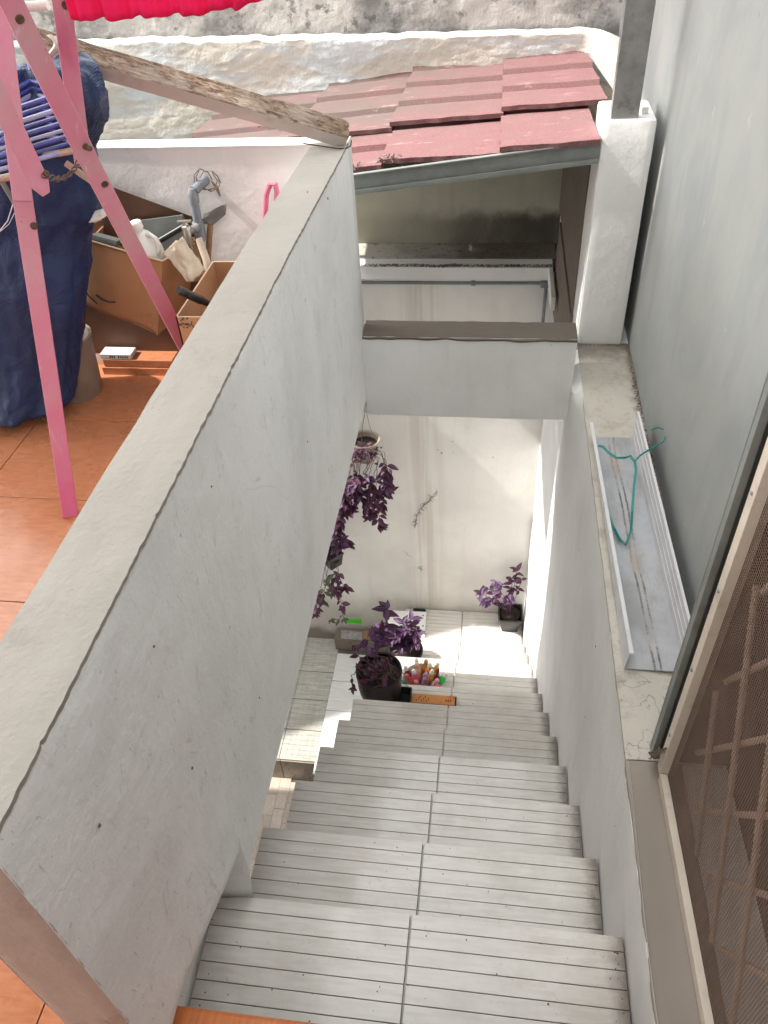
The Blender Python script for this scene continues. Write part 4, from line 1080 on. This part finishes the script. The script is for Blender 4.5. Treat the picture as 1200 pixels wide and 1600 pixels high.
b = B(); b.hexa([BL+Vector((0,.004,.001)), BR+Vector((0,.004,.001)), BRb, BLb, BL+Vector((0,.004,.006)), BR+Vector((0,.004,.006)), BRb+Vector((0,0,.005)), BLb+Vector((0,0,.005))]); b.obj('bottom_panel', M['card_in'], bx)
b = B(); b.tube([TL+Vector((0,-.001,.001)), TL.lerp(TR,.5)+Vector((0,-.003,.001)), TR+Vector((0,-.001,.001))], .0028, 6); b.tube([TR, TRb], .0026, 6); b.obj('cut_edge', M['card_edge'], bx)
b = B()
for r in (.020, .013):
    c = wp(233,507,1,1.783) if r > .015 else wp(233,493,1,1.783)
    b.tube([c+Vector((r*.55*math.cos(a), .001, r*.55*math.sin(a))) for a in [k*math.pi/10 for k in range(20)]], .0012, 4, closed=True)
b.obj('round_print', M['ink_red'], bx)
b = B(); b.tube([wp(150,461,1,1.833), wp(160,468,1,1.826), wp(172,472,1,1.82), wp(180,472,1,1.815)], .003, 6); b.tube([wp(130,445,1,1.853), wp(138,462,1,1.845), wp(152,475,1,1.838)], .0022, 6); b.obj('strap', M['ink'], bx)
# contents are things of their own
def quadthing(name, label, cat, pts, th, mat):
    b = B(); p = [Vector(q) for q in pts]; n = (p[1]-p[0]).cross(p[2]-p[0]).normalized()*th
    b.prism(p, n, .001); o = b.obj(name, M[mat]); solo(o); return tagobj(o, label, cat)
quadthing('brown_board', 'dark brown hardboard sheet leaning against the white parapet behind the boxes', 'board', [wp(120,268,1,1.975), wp(175,292,1,1.975), wp(300,338,1,1.98), wp(318,352,1,1.985), wp(316,552,1,1.992), wp(120,552,1,1.985)], .004, 'brown_board')  # lower part extended to the floor as a dark backing behind the boxes
quadthing('plastic_sheet', 'dark grey plastic sheet behind the white jug in the box', 'sheet', [wp(208,346,1,1.95), wp(285,336,1,1.95), wp(292,352,1,1.95), wp(285,420,1,1.93), wp(208,415,1,1.93)], .006, 'grey_panel')
quadthing('grey_case', 'flat grey case lying inside the cardboard box', 'case', [wp(142,366,1,1.87), wp(183,377,1,1.87), wp(180,386,1,1.865), wp(140,378,1,1.865)], .05, 'grey_panel')
b = B(); c = wp(192,386,1,1.89)
for i in range(60):
    q = c+Vector((random.uniform(-.03,.035), random.uniform(-.012,.02), random.uniform(-.03,.012))); a = random.uniform(0,3.14)
    b.tube([q, q+Vector((.02*math.cos(a), .004, .012*math.sin(a)))], .002, 5)
o = solo(b.obj('yellow_scraps', simple('yellow_green_net', (.38,.33,.06), .8, .4))); tagobj(o, 'yellow green plastic netting inside the cardboard box', 'netting', kind='stuff')
# white jug
jc = wp(243,418,1,1.865)
jg = thing('white_jug', 'small white plastic jug with screw cap standing in the cardboard box', 'jug', jc)
axj = (Vector((-.16,-.1,1))).normalized()
B().lathe(jc, [(0,0),(.040,0),(.046,.008),(.048,.06),(.044,.085),(.028,.112),(.0165,.122),(.0165,.134),(0,.134)], 26, axis=axj).obj('jug_body', M['jug'], jg, smooth=True)
B().lathe(jc+axj*.130, [(.0195,0),(.0205,.002),(.0205,.020),(.018,.023),(0,.023)], 20, axis=axj).obj('cap', M['jug'], jg, smooth=True)
h0 = jc+axj*.112+Vector((.02,-.008,0))
B().tube([h0, h0+Vector((.018,-.006,.006)), h0+Vector((.034,-.01,-.004)), h0+Vector((.040,-.01,-.028)), h0+Vector((.030,-.008,-.052)), h0+Vector((.020,-.006,-.058))], [.006,.0065,.007,.007,.0075,.009], 10).obj('handle', M['jug'], jg, smooth=True)
# black tube beside jug
o = solo(B().tube([wp(246,378,1,1.92), wp(290,352,1,1.93)], .009, 12).obj('black_tube', M['black'], smooth=True)); tagobj(o, 'short black plastic tube lying between jug and tap', 'tube')
# folded cream sack
b = B()
A0, A1, A2, A3 = wp(254,396,1,1.83), wp(288,366,1,1.86), wp(318,424,1,1.82), wp(290,446,1,1.78)
def skf(u, v):
    p = (A0*(1-u)+A1*u)*(1-v)+(A3*(1-u)+A2*u)*v
    return p+Vector((0, .02*math.sin(u*5.2+v*1.5)+.006*N(u*5, v*5, 2, 1), .004*N(u*8, v*8, 1, 1)))
b.grid(skf, 24, 24); o = b.obj('cream_sack', M['sack'], smooth=True); o.modifiers.new('t','SOLIDIFY').thickness = .006; solo(o); tagobj(o, 'folded stiff cream sack between the two cardboard boxes', 'sack')
o = solo(B().tube([wp(310,372,1,1.90), wp(322,405,1,1.88), wp(330,440,1,1.86), wp(350,520,1,1.84)], .0115, 12).obj('pale_pipe', M['pale_pipe'], smooth=True)); tagobj(o, 'pale beige pipe standing behind the small cardboard box', 'pipe')
b = B(); b.prism([wp(292,388,1,1.90), wp(306,380,1,1.90), wp(322,440,1,1.86), wp(296,440,1,1.86)], (0,.012,0), .002)
o = solo(b.obj('wooden_slat', M['handle_wood'])); tagobj(o, 'short brown wooden slat below the chrome tap', 'slat')
# hoe
hoe = thing('hoe', 'old hoe with a dull steel blade leaning against the white parapet', 'hoe', wp(330,470,1,1.95))
b = B(); b.prism([wp(314,350,1,1.955), wp(318,334,1,1.965), wp(354,318,1,1.965), wp(352,336,1,1.955), wp(334,351,1,1.95)], (0,.004,0), .001); b.obj('blade', M['steel_dull'], hoe)
B().tube([wp(329,345,1,1.965), wp(327,375,1,1.96), wp(324,430,1,1.95), wp(318,500,1,1.94)], .009, 10).obj('handle', M['handle_wood'], hoe, smooth=True)
# small box
sb = thing('small_cardboard_box', 'narrow open cardboard box next to the long parapet', 'box', (-.28, 1.68, 0))
open_box(sb, -.425, -.125, 1.50, 1.86, (0,0,0,0), (.452,.452,.452,.452), skew=.0)
B().box(-.42, -.13, 1.506, 1.855, .05, .055).obj('bottom_panel', M['card_in'], sb)
b = B(); pa_ = wp(291,505,1,1.4985)
for i in range(26):
    q = pa_+Vector((random.gauss(0,.012), 0, random.gauss(0,.008))); b.lathe(q, [(random.uniform(.001,.004),0),(0,.0008)], 6, axis=(0,-1,0))
b.obj('ink_smudge', M['ink'], sb)
um = thing('umbrella_handle', 'black umbrella handle sticking out of the small cardboard box', 'umbrella', wp(330,478,1,1.56))
q0, q1 = wp(279,453,1,1.50), wp(334,478,1,1.60)
a_ = (q1-q0).normalized()
B().lathe(q0, [(0,0),(.009,.0),(.012,.006),(.0125,.03),(.010,.034),(.012,.04),(.0125,.09),(.010,.096),(.010,.14),(0,.14)], 16, axis=a_).obj('grip', M['black'], um, smooth=True)
B().lathe(q0+a_*.062-Vector((0,.012,0)), [(.003,0),(.002,.002),(0,.002)], 8, axis=(0,-1,.4)).obj('button', M['galv'], um)

# ------------------------------------------------------------------ tap
tpn = thing('water_tap', 'chrome tap on a grey pipe elbow coming out of the white parapet', 'tap', wp(320,285,1,1.999))
E1, E2, E3 = wp(318,284,1,1.985), wp(301,301,1,1.945), wp(310,352,1,1.945)
B().tube([wp(322,280,1,2.01), E1, E2+Vector((.004,.006,.004))], .0145, 16).obj('pipe', M['pvc'], tpn, smooth=True)
B().tube([E2+Vector((0,0,.012)), E2+Vector((0,-.002,-.004)), E2.lerp(E3,.3)], [.010,.0165,.0165], 16).obj('elbow', M['pvc'], tpn, smooth=True)
B().tube([E2, E3, E3+(E3-E2)*.25], .0140, 16).obj('pipe', M['pvc'], tpn, smooth=True)
B().tube([E3+(E2-E3)*.10, E3+(E3-E2)*.45], .0185, 16).obj('tee', M['pvc'], tpn, smooth=True)
f0 = wp(309,354,1,1.93); f1 = wp(292,364,1,1.90)
B().tube([f0, f0.lerp(f1,.4), f0.lerp(f1,.41), f1], [.013,.013,.0105,.0105], 14).obj('tap_inlet', M['galv'], tpn, smooth=True)
B().tube([f1+Vector((0,0,.012)), f1, f1+Vector((.004,-.006,-.03)), f1+Vector((.005,-.006,-.055))], [.012,.013,.0095,.0095], 14).obj('spout', M['chrome'], tpn, smooth=True)
B().lathe(f1+Vector((.005,-.006,-.055)), [(.0095,0),(.012,-.002),(.012,-.022),(.008,-.022),(.008,-.01),(0,-.01)], 14).obj('nozzle', M['chrome'], tpn, smooth=True)
B().lathe(f1+Vector((0,0,.012)), [(.0145,0),(.0145,.010),(.009,.013),(.009,.022),(0,.022)], 6).obj('bonnet', M['chrome'], tpn)
B().beam(f1+Vector((-.022,-.002,.036)), f1+Vector((.022,.002,.036)), (0,1,0), .012, .007, .002).obj('handle', M['chrome'], tpn)
scr = B()
c = wp(322,281,1,1.985); rnd = random.Random(4)
for k in range(7):
    P = []
    for i in range(9):
        a = i*.8+k; P.append(c+Vector((.028*math.cos(a)*(1+.2*rnd.random())+.004*k-.005, -.012-.006*rnd.random(), .028*math.sin(a)*(1+.25*rnd.random())+.004)))
    scr.tube(P[:3+k%4], .0015, 5)
scr.tube([c+Vector((.02,-.01,.0)), c+Vector((.034,-.014,-.02)), c+Vector((.04,-.015,-.045))], [.002,.006,.002], 5)
o = solo(scr.obj('tangled_wire', M['grime'])); tagobj(o, 'tangle of dry brown twigs wound around the tap pipe', 'twigs')
hs = B(); c0_ = wp(424,345,1,1.93)
P = [wp(415,380,1,1.94), wp(414,340,1,1.94), wp(416,305,1,1.94), wp(422,288,1,1.94), wp(430,287,1,1.94), wp(433,300,1,1.94), wp(431,330,1,1.94), wp(426,370,1,1.94)]
hs.tube(P, [.0085]*8, 12); o = solo(hs.obj('pink_hose', M['pinkhose'], smooth=True)); tagobj(o, 'loop of pink rubber hose standing behind the long parapet', 'hose')

# ------------------------------------------------------------------ leaves
def leaf_mesh(name, L, wd, mat, curl=.25):
    b = B(); nu, nv = 6, 4; g = []
    for i in range(nu+1):
        t = i/nu; hwid = wd/2*(math.sin(math.pi*min(1, t**.75))**.9 if 0 < t < 1 else 0)
        row = []
        for j in range(nv+1):
            s_ = (j/nv-.5)*2
            row.append(b.b.verts.new((L*t, hwid*s_ if 0 < t < 1 else .0003*s_, -curl*L*t*t*.6+abs(s_)*hwid*.45)))
        g.append(row)
    for i in range(nu):
        for j in range(nv): b.face((g[i][j], g[i+1][j], g[i+1][j+1], g[i][j+1]))
    me = bpy.data.meshes.new(name)
    for f in b.b.faces: f.smooth = True
    b.b.to_mesh(me); b.b.free(); me.materials.append(mat); return me
LM = {k: [leaf_mesh('leaf', L, wd, M[k], c) for L, wd, c in ((.080,.038,.3), (.066,.035,.6), (.088,.036,.1), (.054,.031,.4))] for k in ('leaf_purple','leaf_dark','leaf_green')}
def put_leaf(parent, p, d, kind, scale=1, rnd=random):
    me = rnd.choice(LM[kind]); o = bpy.data.objects.new('leaf', me); COL.objects.link(o); o.parent = parent
    d = Vector(d).normalized(); upv_ = Vector((rnd.uniform(-.5,.5), rnd.uniform(-.9,.1), 1)); y = upv_.cross(d)
    if y.length < .1: y = Vector((1,0,0)).cross(d)
    y.normalize(); z = d.cross(y)
    mm = Matrix((d, y, z)).transposed().to_4x4()
    mm = mm @ Matrix.Scale(scale*rnd.uniform(.8,1.15), 4); mm.translation = Vector(p)-wloc(parent)
    o.matrix_local = mm
    return o
def vine(parent, pts, kind, rnd, stem='stem', r=.0018, start=.45, step=.03, spread=1, scale=1):
    """hanging or rising stem with leaves from fraction `start` of its length on"""
    P = []
    pts = [Vector(p) for p in pts]
    for a, c in zip(pts, pts[1:]):
        n = max(2, int((c-a).length/.018))
        for i in range(n): P.append(a.lerp(c, i/n)+Vector((rnd.gauss(0,.0025), rnd.gauss(0,.0025), rnd.gauss(0,.0015))))
    P.append(pts[-1])
    B().tube(P, r, 5).obj('stem', M[stem], parent)
    n = len(P); acc = 0
    for i in range(1, n):
        acc += (P[i]-P[i-1]).length
        if i/n >= start and acc > step:
            acc = 0; a = rnd.uniform(0, 6.28)
            d = (P[i]-P[i-1]).normalized()*.55+Vector((math.cos(a), math.sin(a)*.8-.25, rnd.uniform(-.5,.25)))*spread
            put_leaf(parent, P[i], d, kind if rnd.random() < .8 else 'leaf_dark', scale, rnd)
    for q in range(3):
        a = rnd.uniform(0, 6.28); put_leaf(parent, P[-1], Vector((math.cos(a), math.sin(a)*.6-.3, rnd.uniform(-.5,.3))), kind, scale*.9, rnd)
def U(u, v, y=3.26): return wp(u, v, 1, y)
rnd = random.Random(11)
# upper hanging pot (cloudy plastic)
c = U(572, 712, 3.27)
hp1 = thing('hanging_pot', 'cloudy plastic hanging pot with trailing purple vines, highest on the back wall', 'hanging plant', c)
B().lathe(c, [(0,-.02),(.055,-.02),(.062,-.012),(.082,.11),(.090,.114),(.090,.124),(.080,.12),(.062,.0),(0,-.01)], 30).obj('pot', M['clearpot'], hp1, smooth=True)
B().lathe(c, [(0,.085),(.074,.087),(.070,.06),(0,.06)], 20).obj('soil', M['soil'], hp1, smooth=True)
B().tube([c+Vector((-.02,.0,.10)), c+Vector((-.015,.03,.18)), Vector((c.x, YB-.004, c.z+.26))], .0018, 6).obj('hook_wire', M['wire'], hp1)
B().tube([c+Vector((.07,0,.10)), c+Vector((.03,.04,.17)), Vector((c.x, YB-.004, c.z+.26))], .0014, 6).obj('hook_wire', M['wire'], hp1)
top = c+Vector((0,-.03,.09))
for (u0, v0, u1, v1, u2_, v2_, kd, st_) in ((600,706,604,728,597,790,'leaf_dark',.4), (585,712,570,745,575,812,'leaf_dark',.55), (590,715,588,750,592,822,'leaf_dark',.55), (565,715,560,745,566,790,'leaf_purple',.5), (575,722,571,740,583,770,'leaf_purple',.6),
        (555,715,553,750,540,800,'leaf_purple',.4), (552,715,545,745,550,790,'leaf_purple',.5), (560,722,562,765,535,775,'leaf_purple',.5), (598,712,606,735,610,768,'leaf_dark',.6), (548,720,540,770,530,850,'leaf_dark',.4)):
    vine(hp1, [top+Vector((rnd.uniform(-.04,.04), rnd.uniform(-.02,.02), 0)), U(u0,v0,3.20), U(u1,v1,3.22), U(u2_,v2_,3.24)], kd, rnd, start=st_, step=.012, scale=.9)
    vine(hp1, [top+Vector((rnd.uniform(-.05,.05), rnd.uniform(-.03,.01), 0)), U(u0+rnd.uniform(-8,6),v0,3.18), U(u1+rnd.uniform(-8,8),v1,3.20), U(u2_+rnd.uniform(-9,8),v2_-rnd.uniform(0,25),3.22)], 'leaf_dark' if rnd.random() < .6 else 'leaf_purple', rnd, start=st_, step=.016, scale=.75)
for i in range(80):
    put_leaf(hp1, top+Vector((rnd.gauss(-.01,.045), rnd.gauss(-.02,.03), rnd.gauss(-.02,.03))), Vector((rnd.uniform(-1,1), rnd.uniform(-1,.3), rnd.uniform(-.2,.7))), 'leaf_dark', .55, rnd)
# black hanging pot
c = U(520, 882, 3.27)
hp2 = thing('hanging_pot', 'black hanging pot half behind the parapet edge, green and dark red vines below it', 'hanging plant', c)
B().lathe(c, [(0,0),(.058,0),(.062,.004),(.080,.10),(.086,.104),(.086,.116),(.077,.114),(.06,.01),(0,.008)], 4).obj('pot', M['black'], hp2)
B().lathe(c, [(0,.075),(.06,.075),(.055,.05),(0,.05)], 12).obj('soil', M['soil'], hp2)
B().tube([c+Vector((0,.0,.09)), c+Vector((0,.06,.16)), Vector((c.x, YB-.004, c.z+.24))], .0018, 6).obj('hook_wire', M['wire'], hp2)
top = c+Vector((-.02,-.02,.09))
for (u0, v0, u1, v1, u2_, v2_, kd, st_) in ((535,850,532,840,540,846,'leaf_purple',.3), (530,852,528,838,526,824,'leaf_purple',.3), (520,885,522,900,522,925,'leaf_green',.3), (528,885,530,905,540,918,'leaf_dark',.4), (512,890,508,915,505,940,'leaf_green',.35),
        (528,892,527,925,535,950,'leaf_dark',.8), (510,900,520,912,530,925,'leaf_dark',.4), (506,895,500,925,492,960,'leaf_dark',.5)):
    vine(hp2, [top+Vector((rnd.uniform(-.03,.03), rnd.uniform(-.02,.02), 0)), U(u0,v0,3.20), U(u1,v1,3.22), U(u2_,v2_,3.24)], kd, rnd, start=st_, step=.016, scale=.85)
vine(hp2, [U(527,925,3.23), U(534,940,3.25), U(540,950,3.26), U(536,958,3.27), U(537,968,3.28)], 'leaf_green', rnd, start=.85, step=.03, scale=.6)
vine(hp2, [U(537,958,3.26), U(530,968,3.27), U(516,970,3.28)], 'leaf_green', rnd, start=.3, step=.02, scale=.6)

# ------------------------------------------------------------------ things on the stair foot
# big dark pot on the seventh tread
zc = -7*R; c = Vector((.0, 1.768, zc+.001))
bp_ = thing('potted_plant', 'big dark maroon pot with a tall purple stem on the stair tread', 'potted plant', c)
B().lathe(c, [(0,0),(.066,0),(.080,.012),(.096,.07),(.102,.13),(.101,.19),(.106,.195),(.106,.215),(.096,.215),(.088,.15),(.07,.03),(0,.02)], 36).obj('pot', M['pot'], bp_, smooth=True)
B().lathe(c, [(0,.188),(.05,.192),(.094,.186),(.088,.15),(0,.15)], 26).obj('soil', M['soil'], bp_, smooth=True)
top = c+Vector((0,0,.19)); rnd = random.Random(5)
for i in range(34):
    a = rnd.uniform(0,6.28); r_ = rnd.uniform(.0,.10); q = top+Vector((r_*math.cos(a), r_*math.sin(a), rnd.uniform(0,.025)))
    P = [q, q+Vector((rnd.gauss(0,.02), rnd.gauss(0,.02), .012)), q+Vector((rnd.gauss(0,.04), rnd.gauss(0,.03), rnd.uniform(-.01,.01)))]
    B().tube(P, .0016, 4).obj('dry_stem', M['stem'], bp_)
def UP(u, v, y): return wp(u, v, 1, y)
vine(bp_, [top, UP(583,1040,1.73), UP(592,1000,1.72), UP(604,975,1.72), UP(606,952,1.72)], 'leaf_purple', rnd, 'stem_purple', .003, .42, .020, scale=.78)
vine(bp_, [top+Vector((.01,0,0)), UP(575,1035,1.72), UP(573,1000,1.71), UP(580,982,1.71)], 'leaf_purple', rnd, 'stem_purple', .0022, .55, .022, scale=.7)
vine(bp_, [top+Vector((.02,.01,0)), UP(590,1030,1.75), UP(588,1000,1.74), UP(596,985,1.74)], 'leaf_purple', rnd, 'stem_purple', .0022, .4, .02, scale=.75)
vine(bp_, [top+Vector((-.05,0,0)), UP(563,1045,1.72), UP(560,1020,1.72), UP(555,1008,1.72)], 'leaf_dark', rnd, 'stem', .0018, .3, .022, scale=.55)
vine(bp_, [top+Vector((-.08,-.02,0)), UP(556,1048,1.70), UP(549,1055,1.70), UP(551,1075,1.70)], 'leaf_dark', rnd, 'stem', .0018, .6, .02, scale=.45)
for i in range(30): put_leaf(bp_, top+Vector((rnd.gauss(0,.05), rnd.gauss(0,.05), .01)), Vector((rnd.uniform(-1,1), rnd.uniform(-1,1), .5)), 'leaf_dark', .6, rnd)
# tray
ty = thing('black_tray', 'black plastic tray with rounded corners beside the big dark pot', 'tray', (.09, 1.73, zc))
b = B(); b.box(.03, .138, 1.67, 1.80, zc+.001, zc+.006, .002); b.obj('tray_base', M['black'], ty)
for (x0,x1,ya,yb) in ((.026,.031,1.666,1.806),(.138,.143,1.666,1.806),(.0311,.1379,1.666,1.671),(.0311,.1379,1.801,1.806)):
    B().box(x0,x1,ya,yb,zc+.001,zc+.055,.002).obj('tray_side', M['black'], ty)
ob = thing('orange_carton', 'long flat orange carton with printed panels lying on the tread', 'carton', (.24, 1.77, zc))
B().box(.148, .345, 1.742, 1.792, zc+.001, zc+.026, .001).obj('carton_body', M['orangebox'], ob)
b = B(); b.box(.352-.006, .352, 1.7425, 1.7915, zc+.002, zc+.0255); b.obj('end_flap', M['pot'], ob)
b = B()
for i in range(3): b.box(.302+i*.010, .302+i*.010+.006, 1.757, 1.770, zc+.0262, zc+.0266)
for i in range(8): b.box(.165+i*.008, .165+i*.008+.004, 1.750+.01*(i%3), 1.760+.01*(i%3), zc+.0262, zc+.0266)
b.obj('carton_print', simple('dark_red_print', (.25,.04,.015), .6), ob)
# bowl full of small bottles
z8 = -8*R; c = Vector((.165, 2.01, z8+.001))
bo = thing('bottle_bowl', 'clear round bowl crammed with small coloured bottles on the stair', 'bowl', c)
B().lathe(c, [(0,0),(.055,0),(.062,.006),(.085,.06),(.094,.085),(.090,.085),(.08,.06),(.058,.009),(0,.006)], 30).obj('bowl_shell', M['bowl'], bo, smooth=True)
cols0 = [('bright pink',(.62,.04,.13)),('orange',(.75,.28,.03)),('pale pink',(.62,.36,.36)),('white',(.72,.68,.66)),('dark red',(.30,.02,.05)),('lilac',(.36,.25,.42)),('amber',(.55,.26,.04)),('teal green',(.03,.30,.22)),('dusky pink',(.45,.20,.24)),('light green',(.05,.60,.12)),('mauve',(.30,.14,.22)),('peach',(.70,.42,.30)),('wine red',(.22,.03,.07)),('milky pink',(.66,.44,.46)),('brownish orange',(.50,.20,.05)),('rose',(.55,.13,.2))]
cols = cols0+[('coral',(.62,.16,.12)),('plum',(.25,.06,.16)),('cream',(.68,.58,.42)),('hot pink',(.70,.05,.22)),('faded red',(.48,.10,.09)),('violet',(.22,.10,.30)),('blush',(.62,.42,.38)),('gold',(.60,.38,.05))]
posl = [(16,4.2,.03),(17,5.0,.05),(18,1.9,.07),(19,-.6,.075),(20,3.4,.045),(21,.8,.075),(22,4.6,.07),(23,.6,.055),(0,1,.045),(1,.9,.03),(2,-.4,.055),(3,-1.1,.055),(4,.5,.06),(5,.0,.015),(6,.35,.035),(7,3.6,.065),(8,-2.,.03),(9,.15,.082),(10,-.9,.022),(11,2.0,.045),(12,2.7,.06),(13,-1.6,.06),(14,1.4,.065),(15,2.9,.025)]
for (i, a, r_) in posl:
    nm, col = cols[i]
    p = c+Vector((r_*math.cos(a), r_*math.sin(a), .016)); ax_ = Vector((.45*r_/.08*math.cos(a), .45*r_/.08*math.sin(a), 1)).normalized()
    mt = simple('%s_bottle_plastic' % nm.replace(' ', '_'), col, .3, .15)
    bt_ = thing('small_bottle', '%s small plastic bottle standing in the clear bowl' % nm, 'bottle', p, 'small bottles in the bowl')
    s_ = random.Random(i).uniform(.95, 1.2)*1.15
    B().lathe(p, [(0,0),(.0165,0),(.0185,.003),(.0190,.044*s_),(.016,.056*s_),(.009,.064*s_),(.008,.070*s_),(0,.070*s_)], 14, axis=ax_).obj('bottle_body', mt, bt_, smooth=True)
    B().lathe(p+ax_*.069*s_, [(.011,0),(.0115,.002),(.0105,.014*s_),(.007,.020*s_),(0,.022*s_)], 12, axis=ax_).obj('bottle_cap', mt if i % 3 else M['jug'], bt_, smooth=True)
# second potted plant on the ninth / tenth tread
z10 = -10*R; c = Vector((.02, 2.52, z10+.001))
p2 = thing('potted_plant', 'dark pot with bushy purple leaves between the big pot and the white board', 'potted plant', c)
B().lathe(c, [(0,0),(.075,0),(.08,.005),(.095,.11),(.103,.115),(.103,.135),(.094,.135),(.08,.03),(0,.02)], 30).obj('pot', M['black'], p2, smooth=True)
B().lathe(c, [(0,.118),(.092,.116),(.09,.09),(0,.09)], 24).obj('soil', M['soil'], p2, smooth=True)
top = c+Vector((0,0,.12)); rnd = random.Random(9)
for (u, v) in ((643,968),(652,985),(630,972),(618,985),(600,985),(655,1000),(640,1000),(612,1000),(625,1008),(590,990),(636,982),(648,992),(608,976),(622,994)):
    q = wp(u, v, 1, 2.47)
    vine(p2, [top+Vector((rnd.gauss(0,.02), rnd.gauss(0,.02), 0)), top.lerp(q, .5)+Vector((0,0,.03)), q], 'leaf_purple', rnd, 'stem_purple', .0025, .35, .018, scale=.85)
# corner pot on the landing
c = Vector((.655, 3.265, LZ+.001))
p3 = thing('potted_plant', 'square black pot with sprawling purple plant in the far corner of the landing', 'potted plant', c)
B().lathe(c, [(0,0),(.052,0),(.056,.004),(.076,.125),(.084,.13),(.084,.145),(.074,.145),(.055,.02),(0,.015)], 32, sq=.85).obj('pot', M['black'], p3, smooth=True)
B().lathe(c, [(0,.128),(.07,.126),(.065,.10),(0,.10)], 16).obj('soil', M['soil'], p3, smooth=True)
top = c+Vector((0,0,.13)); rnd = random.Random(21)
for (u, v, y) in ((752,927,3.2),(762,918,3.2),(768,935,3.18),(775,908,3.2),(800,905,3.25),(808,890,3.27),(782,925,3.15),(795,930,3.15),(758,940,3.2),(815,905,3.25)):
    q = wp(u, v, 1, y); vine(p3, [top, top.lerp(q, .6)+Vector((0,0,.02)), q], 'leaf_purple' if u < 800 else 'leaf_dark', rnd, 'stem_purple', .0018, .5, .02, scale=.78)
# white board
wb = B(); zb = LZ+.004
pts = [wp(590,1003,2,zb+.03), wp(665,1000,2,zb+.001), wp(665,957,2,zb+.001), wp(600,964,2,zb+.03)]
pts = [Vector((-.20,3.09,zb+.02)), Vector((.073,3.10,zb+.001)), Vector((.066,3.335,zb+.001)), Vector((-.19,3.315,zb+.02))]
wbt = thing('foam_board', 'thin white foam board lying at the left side of the landing', 'board', (-.06, 3.2, zb))
B().prism(pts, (0,0,.012), .0015).obj('board_sheet', M['board'], wbt)
b = B()
for (u, v) in ((632,975),(632,970),(631,980),(661,962),(661,978),(657,990),(654,970)):
    p = wp(u, v, 2, zb+.0165); b.box(p.x-.004, p.x+.004, p.y-.002, p.y+.002, p.z-.004, p.z+.0005+.006)
b.obj('board_mark', M['ink'], wbt)
B().box(-.03,.06, 3.335, 3.362, LZ+.001, LZ+.02, .003).obj('board_edge_strip', M['black'], wbt)
# green brush and plastic wrapped tray on the shelf
br = thing('scrubbing_brush', 'lime green scrubbing brush standing against the back wall', 'brush', wp(552,974,1,3.33))
c = wp(553,971,1,3.33)
B().box(c.x-.068, c.x+.062, 3.318, 3.338, c.z-.016, c.z-.004, .004).obj('brush_back', M['lime'], br)
b = B()
for i in range(16):
    for j in range(3): 
        x = c.x-.062+i*.0078; b.tube([(x, 3.322+j*.006, c.z-.004), (x+random.uniform(-.002,.002), 3.322+j*.006, c.z+.028)], .0026, 5)
b.obj('bristles', M['lime'], br)
b = B(); c2_ = wp(560,986,1,3.29)
def pb_(u, v): return Vector((c2_.x-.135+u*.16, 3.27+v*.07, -3.098+.05*math.sin(v*3.14)**.6*(1-.2*u)+.008*N(u*7, v*7, 1, 1)))
b.grid(pb_, 24, 14); o = b.obj('plastic_bag', M['plasticbag'], smooth=True); solo(o); tagobj(o, 'crumpled clear plastic bag on the low shelf below the green brush', 'bag')
o = solo(B().box(c2_.x+.03, c2_.x+.20, 3.275, 3.335, -3.099, -3.055, .004).obj('brown_block', M['handle_wood'])); tagobj(o, 'short brown wooden block beside the plastic bag', 'block')
# small potted sprig on board
